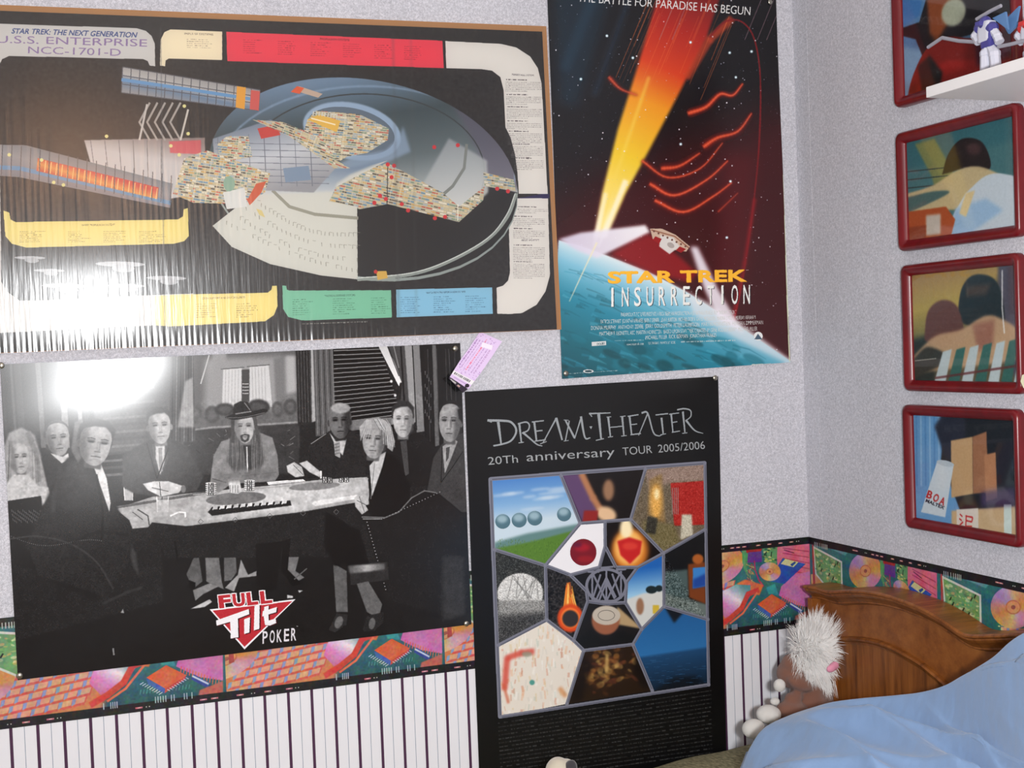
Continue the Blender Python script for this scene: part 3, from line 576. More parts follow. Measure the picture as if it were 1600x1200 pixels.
    # man in dark jacket, second from left at table
    P([(190, 712), (222, 692), (236, 686), (262, 684), (290, 696), (302, 720), (316, 745), (306, 766), (272, 774), (240, 776), (206, 770), (190, 760)], 62, 1.5); P([(236, 694), (256, 692), (262, 716), (250, 744), (240, 722)], 80, .8); P([(242, 696), (256, 696), (256, 722), (249, 742), (242, 716)], 196, .8); P([(246, 700), (252, 700), (253, 736), (248, 738)], 140, .6)
    L([(228, 692), (244, 748), (262, 700)], 1.6, 30); face(248, 667, 36, 50, 206, -4, .15, 70, cap=.3); P([(222, 756), (240, 752), (262, 752), (286, 760), (278, 770), (250, 776), (230, 766)], 210, 1); L([(236, 762), (262, 768)], 1.4, 110); E(285, 764, 4, 6, 120); L([(248, 753), (250, 776)], 1.3, 90)
    for k in range(46): E(18 + k * 3.1, 838 + 9 * math.sin(k * .11) + k * .35, .7, .7, 130, 0, .3, .7)
    L(smooth([(16, 842), (60, 838), (110, 850), (150, 878), (176, 920)]), 2.2, 60, 1.2, .8); L(smooth([(96, 732), (84, 772), (82, 800)]), 6, 66, 3, .5); L([(150, 742), (160, 800), (158, 842)], 3, 20, 1.2); L(smooth([(110, 850), (150, 832), (200, 836)]), 3, 20, 2, .7)
    # man with hat and long hair
    P([(326, 760), (332, 712), (344, 690), (362, 684), (404, 676), (424, 684), (432, 712), (434, 742), (428, 752), (360, 756), (340, 770)], 128, 1.2); P([(358, 684), (372, 676), (404, 672), (412, 720), (400, 742), (366, 742), (352, 720)], 88, 2)
    for k in range(24): x = 356 + k * 2.3; L([(x, 680 + r.uniform(0, 8)), (x + r.uniform(-3, 3), 712), (x + r.uniform(-4, 4), 738)], 1, r.choice([60, 118, 140]), .4, .6)
    P([(378, 694), (390, 694), (392, 738), (384, 742)], 56, .6); L([(384, 698), (385, 738)], 2, 214); face(380, 668, 32, 46, 208, -3, .1, 70, cap=.1, beard=52); L([(362, 652), (362, 692)], 5, 66, 1); L([(396, 650), (402, 690)], 5, 74, 1)
    P(smooth([(350, 652), (366, 646), (392, 643), (410, 639), (416, 643), (396, 651), (366, 656), (350, 653)]), 30); P([(362, 648), (364, 632), (374, 627), (386, 628), (392, 644)], 34); L([(366, 647), (391, 643)], 2, 120); L([(380, 629), (389, 641)], 1.6, 110); L(smooth([(352, 653), (380, 652), (412, 645)]), .8, 110)
    P([(354, 748), (372, 746), (376, 768), (370, 772), (358, 770)], 206, 1); [L([(358 + k * 4, 758), (358 + k * 4, 770)], .9, 110) for k in range(4)]
    L([(376, 744), (430, 738)], 1.6, 70); L([(330, 748), (352, 754)], 1.6, 90); P([(340, 738), (430, 730), (432, 746), (380, 752), (345, 754)], 116, 3, .8)
    def chips(X0, Y0, n, w_=11, h=3.2):
        for k in range(n): y = Y0 - k * h; E(X0, y, w_ / 2, 2.2, 70); E(X0, y - .6, w_ / 2, 2, 214, 0, .3); [P([(X0 + o, y - 1.5), (X0 + o + 1.6, y - 1.5), (X0 + o + 1.6, y + 1.5), (X0 + o, y + 1.5)], 50, .3) for o in (-4, -1 + (k % 2), 2.5)]
    chips(328, 772, 6, 17); chips(388, 765, 5, 17); chips(506, 753, 4, 8); chips(514, 753, 4, 8); chips(532, 752, 11, 7); chips(540, 752, 11, 7)
    # young man in dark suit
    P([(462, 742), (470, 718), (482, 694), (500, 682), (516, 672), (546, 672), (566, 682), (572, 720), (570, 744), (520, 748), (490, 742)], 34, 1.2); L([(484, 694), (508, 678)], 1.4, 150, .6, .8); P([(513, 676), (524, 690), (540, 686), (534, 712), (524, 700)], 200, .8); P([(520, 692), (530, 690), (530, 716), (522, 712)], 150, .6)
    for k in range(4): L([(521, 695 + k * 5), (529, 693 + k * 5)], 1, 80)
    face(529, 659, 34, 50, 122, -3, 0, 96, bald=True); c.ell(531, 638, 15, 8, g(176), 0, 1.5, .8); P([(446, 728), (458, 722), (470, 730), (474, 744), (460, 746), (448, 738)], 196, 1); P([(466, 724), (478, 720), (500, 738), (498, 746), (482, 738)], 206, 1); L([(500, 736), (500, 748)], 3, 236); L([(456, 726), (472, 742)], 1, 90)
    # man in black shirt behind, man in suit far right
    P([(590, 710), (606, 686), (628, 676), (660, 680), (680, 700), (672, 760), (600, 760)], 26, 1.2); P([(624, 690), (634, 688), (638, 740), (632, 744)], 66, .6); face(628, 657, 32, 50, 212, 0, -.1, 44, cap=.3)
    P([(676, 716), (690, 694), (706, 684), (724, 676), (728, 690), (732, 800), (700, 800), (664, 780)], 58, 1.2); P([(690, 698), (708, 686), (714, 690), (704, 716), (694, 740)], 156, .8); P([(696, 700), (702, 698), (700, 716), (696, 722)], 70, .6); L([(690, 698), (688, 754), (706, 730), (722, 706)], 1.4, 26); face(702, 660, 36, 58, 176, 2, -.6, 30, bald=True); P([(714, 640), (722, 636), (726, 668), (716, 654)], 30, 1.5)
    # woman in dark blazer
    P([(578, 800), (574, 750), (582, 720), (600, 706), (622, 720), (640, 760), (636, 800)], 18, 1); P([(576, 728), (590, 712), (602, 706), (596, 730), (580, 776)], 196, 1); L([(584, 724), (578, 780)], 1, 120); face(583, 688, 38, 54, 186, 4, -.6, None)
    P([(562, 690), (560, 668), (570, 656), (590, 652), (608, 662), (616, 690), (612, 706), (604, 700), (602, 680), (590, 664), (576, 664), (566, 680)], 156, 1)
    for k in range(16): L([(572 + k * 2, 655 + (k % 3)), (570 + k * 2.7, 668), (563 + k * 3.5, 684 + k)], 1, r.choice([100, 206, 226]), .4, .55) if k < 4 or k > 9 else L([(574 + k * 2, 655), (584 + k * 2, 672)], 1.2, r.choice([110, 214]), .4, .6)
    P([(552, 778), (562, 770), (574, 776), (576, 796), (564, 804), (554, 792)], 186, 1); L([(556, 782), (572, 790)], 1.2, 90); L([(560, 776), (568, 800)], 1.2, 100); P([(570, 790), (600, 780), (640, 780), (636, 810), (580, 808)], 20, 1)
    # armchair and legs
    P([(564, 808), (600, 808), (622, 800), (644, 776), (664, 766), (686, 772), (720, 800), (734, 860), (735, 975), (600, 935), (575, 840)], 26, 1); L([(564, 808), (600, 809), (622, 800), (642, 778), (662, 767), (680, 770)], 2.2, 120, .6, .8)
    for k in range(40): t = k / 39; E(*((566 + t * 60, 811) if t < .5 else (596 + (t - .5) * 180, 811 - (t - .5) * 84)), .7, .7, 200, 0, .2, .8)
    for k in range(22): E(572 + k * 1.4, 816 + k * 5, .8, .8, 190, 0, .2, .8)
    P([(545, 882), (604, 878), (606, 906), (546, 914)], 40, 1); c.grad([(542, 884), (600, 880), (600, 890), (545, 896)], [(0, g(70)), (.5, g(170)), (1, g(80))], (542, 888), (600, 886), soft=2)
    P([(519, 880), (540, 892), (542, 956), (524, 956)], 92, 1.2); P([(556, 912), (574, 908), (596, 944), (590, 966), (572, 956)], 96, 1.2); P([(512, 984), (524, 958), (542, 960), (540, 976), (522, 988)], 40, .8); E(528, 972, 6, 10, 100, 20, 1); P([(564, 986), (572, 962), (598, 956), (598, 972), (584, 986)], 34, .8); E(580, 974, 5, 9, 98, 10, 1)
    P([(508, 800), (560, 830), (575, 880), (520, 884), (505, 850)], 14, 2)
    P([(440, 846), (452, 842), (448, 890), (470, 912), (455, 916), (438, 890)], 12, 1); P([(398, 850), (440, 846), (430, 920), (400, 930)], 14, 1); L([(458, 905), (478, 888)], 2, 90); P([(690, 870), (700, 868), (724, 870), (726, 960), (690, 970)], 62, 6, .6)
    for k_, a_ in ((9, 6), (3, 6)): c.grain([(0, 640), (720, 610), (736, 975), (28, 1062)], a_, k_, seed=40 + k_, soft=6, mul=True)
    # logo
    RD = (184, 44, 54); WH = (240, 238, 242)
    T3 = [(326, 951.5), (460, 936), (380.5, 1014)]; c.poly(T3, WH); c.poly([(330.5, 953.5), (455, 939), (380.5, 1010)], RD)
    for ch, x0, x1 in (('F', 341, 360), ('U', 363, 382), ('L', 385, 402), ('L', 406, 424)):
        yb = 949 - (x0 - 341) * .1
        for o in ((-1.2, -1), (1.2, -1), (-1.2, 1), (1.2, 1)): c.text(ch, (x0 + o[0], yb + o[1]), (x1 + o[0], yb - 2 + o[1]), 19, WH, bold=.06)
        c.text(ch, (x0, yb), (x1, yb - 2), 19, RD, bold=.045)
    def bar(p): c.poly([(a + 2, b + 1) for a, b in p], (60, 16, 22)); c.poly(p, WH)
    bar(X([(880, 745), (1135, 655), (1140, 695), (1050, 730), (1055, 875), (995, 885), (990, 755), (885, 785)])); bar(X([(1100, 735), (1145, 718), (1140, 838), (1100, 850)])); bar(X([(1180, 632), (1220, 622), (1218, 810), (1175, 822)]))
    bar(X([(1255, 640), (1290, 628), (1290, 660), (1355, 640), (1350, 680), (1290, 698), (1292, 745), (1345, 730), (1350, 765), (1300, 785), (1262, 780), (1252, 712), (1240, 712), (1245, 672), (1255, 668)]))
    for i, ch in enumerate('POKER'): c.text(ch, (408.5 + i * 11.2, 1005 - i * 1.2), (416.5 + i * 11.2, 1004.5 - i * 1.2), 20, (226, 222, 228), bold=.015, slant=.08)
    c.text('TM', (461, 979), (464, 979), 1.6, (200, 200, 200))
    c.grain([(0, 560), (730, 530), (740, 980), (20, 1070)], 4, 1.2, seed=6)
    return c.image('card_table_print', 0)
# ------------------------------------------------------------------ artwork of the concert tour poster
TOUR = [(725, 612), (1120.5, 588), (1133.8, 1196), (749, 1243)]
def art_tour():
    c = Cv(TOUR, 1200, 1850, (11, 11, 12)); r = random.Random(9)
    z = lambda p: [(700 + a / 3.636, 580 + b / 3.636) for a, b in p]
    zb = lambda p: [(700 + a / 3.636, 870 + b / 3.636) for a, b in p]
    S = (150, 156, 160); S2 = (112, 118, 122)
    def st(p, w0, w1=None, col=S): c.line(smooth(z(p), 5), w0 / 3.636, col, .25, w1=None if w1 is None else w1 / 3.636)
    # the logotype, letter by letter
    st([(218, 282), (300, 284), (345, 292), (372, 325), (372, 360), (345, 400), (300, 418), (250, 428)], 13, 9); st([(275, 290), (292, 420)], 15, 9); st([(218, 282), (240, 292)], 8)
    st([(392, 300), (404, 410)], 12, 8); st([(385, 302), (430, 292), (448, 310), (440, 340), (408, 356)], 8); st([(412, 352), (450, 385), (490, 420), (520, 430)], 12, 5); st([(388, 412), (418, 408)], 5)
    st([(475, 290), (488, 398)], 12, 9); st([(462, 292), (530, 284)], 7); st([(482, 345), (522, 340)], 7); st([(478, 402), (540, 394)], 7)
    st([(524, 412), (600, 268)], 6, 9); st([(598, 268), (632, 396)], 14, 9); st([(508, 418), (545, 404)], 5)
    st([(650, 400), (672, 285)], 7); st([(650, 282), (702, 384)], 9, 12); st([(702, 388), (740, 262)], 6, 8); st([(738, 262), (760, 380), (790, 384)], 13, 6); st([(640, 402), (668, 398)], 4); st([(640, 280), (668, 282)], 4)
    c.poly(z([(785, 318), (803, 316), (795, 334)]), S)
    st([(784, 244), (905, 240)], 9, 6); st([(784, 240), (800, 262)], 6); st([(838, 244), (852, 388)], 17, 10); st([(822, 398), (868, 388)], 6)
    st([(892, 262), (905, 376)], 12, 8); st([(972, 262), (982, 370)], 12, 8); st([(882, 264), (910, 262)], 5); st([(960, 262), (992, 258)], 5); st([(900, 324), (980, 316)], 6); st([(890, 380), (920, 376)], 5); st([(966, 374), (998, 370)], 5)
    st([(1014, 258), (1026, 362)], 12, 8); st([(1004, 260), (1066, 250)], 7); st([(1020, 308), (1058, 304)], 6); st([(1020, 366), (1080, 358)], 7)
    st([(1066, 370), (1120, 240)], 5, 8); st([(1085, 240), (1118, 242), (1150, 350), (1180, 372), (1200, 366)], 11, 5)
    st([(1198, 268), (1208, 360)], 12, 8); st([(1164, 252), (1236, 244)], 7); st([(1192, 366), (1224, 360)], 5)
    st([(1254, 246), (1264, 348)], 11, 7); st([(1242, 248), (1300, 240)], 6); st([(1258, 296), (1290, 290)], 6); st([(1258, 352), (1306, 344)], 6)
    st([(1322, 232), (1334, 352)], 12, 8); st([(1290, 222), (1330, 216), (1366, 226), (1368, 260), (1338, 286)], 9, 6); st([(1340, 282), (1390, 340), (1440, 358)], 12, 4); st([(1318, 358), (1348, 354)], 5)
    G = (158, 162, 164)
    for t, a_, b_ in (('20Th', (220, 538), (386, 524)), ('anniversary', (434, 518), (930, 488)), ('TOUR', (976, 484), (1146, 470)), ('2005/2006', (1180, 468), (1452, 446))):
        q = z([a_, b_]); c.text(t, q[0], q[1], 13 if t[0] != 'a' else 15, G, bold=.0)
    # collage cells
    FR = z([(226, 612), (1458, 520)]) + [(1107, 1073), (777, 1124)]
    V = dict(TL=(764, 750), TR=(1099, 725), BR=(1105, 1071), BL=(779, 1121), A=(872, 745), A2=(1004, 735), B=(902, 820), C=(981, 814), D=(848.5, 886), E=(771, 861), F=(1032.8, 867), G=(1099, 830), H=(940.6, 817), H2=(941, 856), I=(887, 901), I2=(932, 889), J=(992, 889), J2=(958, 889),
             K=(850.5, 971), L=(777, 1010), T=(892, 1003), T2=(914, 942), Mm=(907.6, 1018.5), N=(984.6, 1009), S=(943.4, 946), U=(998.4, 985.5), U2=(973, 944), O=(1034, 950), Pp=(1104, 970), Q=(881.5, 1101), R=(1015, 1080.5), J3=(975, 912), I3=(912, 926))
    p = lambda *k: [V[i] for i in k]
    c.poly(FR, (20, 20, 22))
    # sky and meadow with plain pale balls
    q = p('TL', 'A', 'B', 'D', 'E'); c.clip(q); c.grad(q, [(0, (74, 128, 196)), (.45, (128, 172, 214)), (.75, (196, 214, 226))], (800, 748), (806, 840))
    for k in range(12): c.ell(r.uniform(775, 880), r.uniform(765, 800), r.uniform(8, 26), 2.2, (206, 220, 232), -6, soft=2.5, a=.5)
    c.poly([(770, 850), (820, 836), (905, 820), (905, 900), (770, 900)], (96, 132, 130), soft=3); c.poly([(770, 860), (830, 848), (905, 828), (905, 900), (770, 900)], (84, 124, 44), soft=2)
    for k in range(400): x, y = r.uniform(775, 900), r.uniform(846, 890); c.line([(x, y), (x + r.uniform(-1, 1), y - 2.5)], .8, r.choice([(60, 96, 28), (110, 144, 50), (76, 116, 36)]), a=.6)
    for x, y, R_ in ((783, 817, 11.5), (808, 815, 11.5), (832, 812, 11.5), (877, 806, 11)): c.ell(x, y, R_, R_, (78, 112, 126)); c.ell(x - 1, y - 4, R_ * .7, R_ * .55, (150, 178, 190), soft=3)
    # dark cell with warm diagonal
    q = p('A', 'A2', 'C', 'H', 'B'); c.clip(q); c.poly(q, (18, 12, 12)); c.poly([(872, 742), (904, 742), (930, 800), (905, 820), (892, 790)], (92, 66, 104), soft=3); c.line([(904, 742), (922, 780), (938, 806)], 10, (176, 120, 84), soft=3); c.ell(943, 806, 16, 12, (224, 186, 146), 20, soft=4); c.ell(946, 768, 9, 17, (150, 112, 84), 0, soft=4); c.poly([(908, 800), (930, 800), (928, 822), (905, 822)], (140, 34, 32), soft=2)
    # room with red wall
    q = p('A2', 'TR', 'G', 'F', 'C'); c.clip(q); c.poly(q, (104, 92, 74)); c.poly([(1004, 736), (1100, 726), (1100, 752), (1044, 756), (1010, 770)], (146, 124, 112), soft=4); c.poly([(1044, 757), (1098, 753), (1100, 822), (1050, 824)], (166, 34, 28), soft=1); c.poly([(1010, 752), (1030, 742), (1036, 820), (1008, 812)], (140, 112, 70), soft=3); c.ell(1021, 786, 9, 28, (226, 170, 84), soft=5); c.ell(1022, 774, 4, 9, (248, 226, 170), soft=3); c.poly([(1000, 815), (1050, 822), (1060, 850), (1032, 864), (1000, 846)], (110, 100, 66), soft=4); c.poly([(1008, 808), (1024, 812), (1020, 838), (1004, 834)], (50, 48, 40), soft=2); c.poly([(1062, 806), (1078, 806), (1080, 838), (1060, 846)], (196, 190, 170), soft=2); c.grain(q, 14, 1.4, seed=1)
    for k in range(4): c.line([(1047 + k * 3, 764), (1047 + k * 3, 806)], 1.2, (140, 138, 136), a=.8)
    # white cell with red disc
    q = p('B', 'H', 'H2', 'I2', 'I', 'D'); c.clip(q); c.poly(q, (236, 234, 238)); c.ell(907, 865.5, 20.5, 21, (118, 20, 34)); c.ell(905, 858, 12, 6, (180, 28, 44), soft=4, a=.8); c.ell(910, 876, 13, 5, (160, 30, 36), soft=3, a=.7); c.ell(898, 854, 7, 4, (80, 20, 60), soft=3, a=.7)
    # glowing orange cell with a red block
    q = p('H', 'C', 'F', 'J', 'J2', 'H2'); c.clip(q); c.poly(q, (14, 8, 8)); c.ell(980, 862, 29, 34, (210, 120, 40), soft=7); c.ell(978, 858, 22, 27, (246, 186, 100), soft=5); c.ell(974, 828, 10, 16, (252, 234, 190), soft=4); c.poly([(960, 848), (979, 842), (999, 848), (996, 868), (980, 884), (965, 870)], (196, 34, 34), soft=2); c.ell(980, 856, 12, 6, (222, 72, 56), soft=3, a=.7)
    # grey cell with pale arch
    q = p('E', 'D', 'K', 'L'); c.clip(q); c.poly(q, (46, 48, 46)); c.ell(810, 930, 35, 32, (206, 206, 204), soft=1); c.poly([(776, 940), (850, 940), (850, 975), (776, 1000)], (140, 140, 138), soft=3); c.poly([(775, 965), (850, 958), (850, 975), (775, 1012)], (60, 60, 60), soft=6); c.grain(q, 26, 1, seed=2)
    for k in range(10): c.line([(r.uniform(785, 840), 900 + r.uniform(0, 8)), (r.uniform(785, 840), 938)], 1.6, (96, 96, 94), soft=.6, a=.5)
    # dark cell with orange ring
    q = p('D', 'I', 'I3', 'T2', 'T', 'K'); c.clip(q); c.poly(q, (34, 32, 32)); c.grain(q, 20, 2, seed=3); 
    for k in range(40): x = r.uniform(874, 900); c.line([(x, 960), (885 + (x - 887) * .4, r.uniform(912, 940))], 1.6, r.choice([(240, 160, 50), (230, 100, 30), (250, 210, 110)]), soft=.8, a=.7)
    c.ell(887, 968, 20, 22, (214, 74, 26), soft=2); c.ell(887, 968, 15, 16, (240, 120, 50), soft=1.5); c.ell(887, 969, 12.5, 13, (48, 44, 44), soft=1.5)
    # beach
    q = p('F', 'O', 'U', 'U2', 'J3', 'J'); c.clip(q); c.grad(q, [(0, (30, 96, 176)), (1, (150, 196, 226))], (1000, 890), (1003, 930)); c.poly([(972, 940), (1000, 930), (1036, 924), (1036, 990), (972, 990)], (206, 208, 204), soft=2); c.ell(1014, 924, 9, 6, (26, 40, 44), soft=1); c.ell(1026, 922, 6, 5, (26, 40, 44), soft=1); c.ell(996, 950, 6, 13, (150, 110, 84), soft=2); c.poly([(1016, 948), (1026, 948), (1026, 962), (1016, 961)], (206, 176, 60), soft=1)
    # dark water with an ornate frame edge
    q = p('F', 'G', 'Pp', 'O'); c.clip(q); c.poly(q, (14, 18, 22)); c.poly([(1034, 896), (1072, 892), (1074, 946), (1034, 950)], (74, 92, 92), soft=3); c.poly([(1034, 930), (1104, 946), (1104, 972), (1034, 952)], (100, 112, 108), soft=3); c.grain(p('O', 'Pp', 'F'), 30, 1.4, seed=4); c.poly([(1072, 884), (1100, 880), (1101, 946), (1074, 936)], (120, 60, 28), soft=2); c.ell(1088, 876, 9, 8, (170, 92, 40), soft=2); c.poly([(1080, 890), (1101, 888), (1101, 918), (1080, 922)], (58, 128, 198), soft=1); c.poly([(1080, 908), (1101, 898), (1101, 918), (1080, 922)], (30, 70, 150), soft=3)
    # abstract white
    q = p('K', 'T', 'Mm', 'Q', 'BL', 'L'); c.clip(q); c.poly(q, (226, 218, 206)); 
    for k in range(260): x, y = r.uniform(780, 905), r.uniform(975, 1120); c.line([(x, y), (x + r.uniform(-2, 2), y + r.uniform(3, 14))], r.uniform(1, 4), r.choice([(240, 236, 228), (214, 190, 140), (226, 170, 130), (206, 200, 190), (240, 240, 236), (196, 120, 90), (180, 190, 176)]), soft=.8, a=.4)
    c.line([(786, 1078), (790, 1030), (812, 1022), (830, 1020)], 9, (206, 70, 56), soft=3, a=.8); c.line([(784, 1070), (792, 1100)], 4, (200, 90, 60), soft=2, a=.7); c.ell(828, 1068, 4, 4, (80, 150, 140), soft=1); c.ell(820, 1024, 8, 4, (130, 150, 130), soft=2, a=.7); c.line([(870, 1076), (880, 1090)], 7, (206, 130, 70), soft=3, a=.7)
    # domed form over dark
    q = p('T', 'T2', 'S', 'U2', 'U', 'N', 'Mm'); c.clip(q); c.poly(q, (26, 24, 24)); c.poly([(960, 950), (1000, 985), (960, 978)], (176, 150, 110), soft=2); c.ell(942, 972, 22, 22, (150, 92, 66), soft=2); c.ell(943, 964, 22, 15, (190, 180, 166), soft=1); c.line([(943 + 13 * math.cos(t), 964 + 8 * math.sin(t)) for t in np.radians(range(0, 361, 20))], 1, (110, 104, 96)); c.poly([(892, 1006), (918, 986), (940, 1004), (966, 988), (1000, 1000), (980, 1014), (905, 1020)], (20, 20, 20), soft=3)
    # gold and brown
    q = p('Mm', 'N', 'R', 'Q'); c.clip(q); c.poly(q, (40, 26, 14))
    for k in range(120): x, y = r.gauss(945, 26), r.gauss(1046, 20); c.ell(x, y, r.uniform(2, 8), r.uniform(1.5, 5), r.choice([(130, 82, 36), (90, 50, 24), (176, 124, 60), (60, 34, 18), (200, 160, 90), (120, 60, 40)]), r.uniform(-40, 40), soft=1.5, a=.45)
    c.line([(944, 1024), (943, 1052)], 5, (214, 180, 110), soft=2, a=.6); c.poly([(905, 1022), (920, 1040), (905, 1096), (885, 1100)], (20, 12, 8), soft=6, a=.8); c.poly([(990, 1020), (985, 1050), (1000, 1078), (1014, 1076)], (16, 10, 8), soft=6, a=.8)
    # blue sea
    q = p('N', 'U', 'O', 'Pp', 'BR', 'R'); c.clip(q); c.grad(q, [(0, (34, 92, 150)), (.48, (44, 108, 166)), (.52, (30, 70, 110)), (1, (14, 30, 46))], (1050, 960), (1058, 1080)); c.poly([(1034, 950), (1066, 958), (1050, 976)], (20, 26, 34), soft=3); c.poly([(1022, 1078), (1050, 1060), (1085, 1058), (1105, 1076), (1020, 1084)], (12, 16, 22), soft=5, a=.8)
    for k in range(60): x, y = r.uniform(1000, 1100), r.uniform(1026, 1070); c.line([(x, y), (x + r.uniform(4, 12), y - .6)], .8, (50, 94, 136), a=.5)
    c.clip(None)
    # lead-grey bars
    B1, B2 = (120, 122, 136), (88, 90, 104)
    bars = [('TL', 'TR'), ('TR', 'BR'), ('BR', 'BL'), ('BL', 'TL'), ('A', 'B'), ('A2', 'C'), ('B', 'H'), ('H', 'C'), ('B', 'D'), ('D', 'E'), ('C', 'F'), ('F', 'G'), ('F', 'O'), ('O', 'Pp'), ('D', 'K'), ('K', 'L'), ('D', 'I'), ('I', 'I2'), ('I2', 'H2'), ('H2', 'H'), ('H2', 'J2'), ('J2', 'J'), ('J', 'F'), ('I', 'I3'), ('J', 'J3'), ('I3', 'T2'), ('T2', 'T'), ('K', 'T'), ('T', 'Mm'), ('T2', 'S'), ('S', 'U2'), ('J3', 'U2'), ('U2', 'U'), ('U', 'N'), ('U', 'O'), ('Mm', 'N'), ('Mm', 'Q'), ('N', 'R'), ('T', 'T2')]
    for a_, b_ in bars: c.line([V[a_], V[b_]], 5.2 if 'TL' not in (a_, b_) else 6, B1)
    for a_, b_ in bars: c.line([(V[a_][0] + .8, V[a_][1] + 1), (V[b_][0] + .8, V[b_][1] + 1)], 1.6, B2)
    for k in ('A', 'A2', 'B', 'C', 'D', 'E', 'F', 'G', 'H', 'I', 'K', 'L', 'Mm', 'N', 'O', 'Pp', 'Q', 'R', 'T', 'U', 'TL', 'TR', 'BR', 'BL'): c.ell(*V[k], 2.8, 2.8, B1)
    # round emblem
    c.ell(943, 918, 33, 28, B1); c.ell(943, 918, 28.5, 23.5, (14, 14, 16))
    for a_, b_ in (((921, 897), (921, 940)), ((966, 895), (966, 938)), ((943, 890), (943, 944)), ((921, 897), (943, 942)), ((943, 942), (966, 895)), ((932, 940), (943, 912)), ((943, 912), (956, 938)), ((914, 896), (932, 896)), ((958, 893), (974, 892)), ((934, 890), (954, 888)), ((928, 942), (960, 941)), ((943, 905), (928, 938)), ((943, 905), (958, 936)), ((921, 940), (934, 900)), ((966, 938), (952, 899))): c.line([a_, b_], 3, B1)
    # song list
    for k in range(16):
        y = 1131 + k * 6.1
        c.fine((776 - (0 if k < 40 else 0) + k * .3, y), (1109 + k * .1, y - 51 + k * .25), 2.6, (74, 74, 74), .75, .06, r)
    return c.image('tour_poster_print')
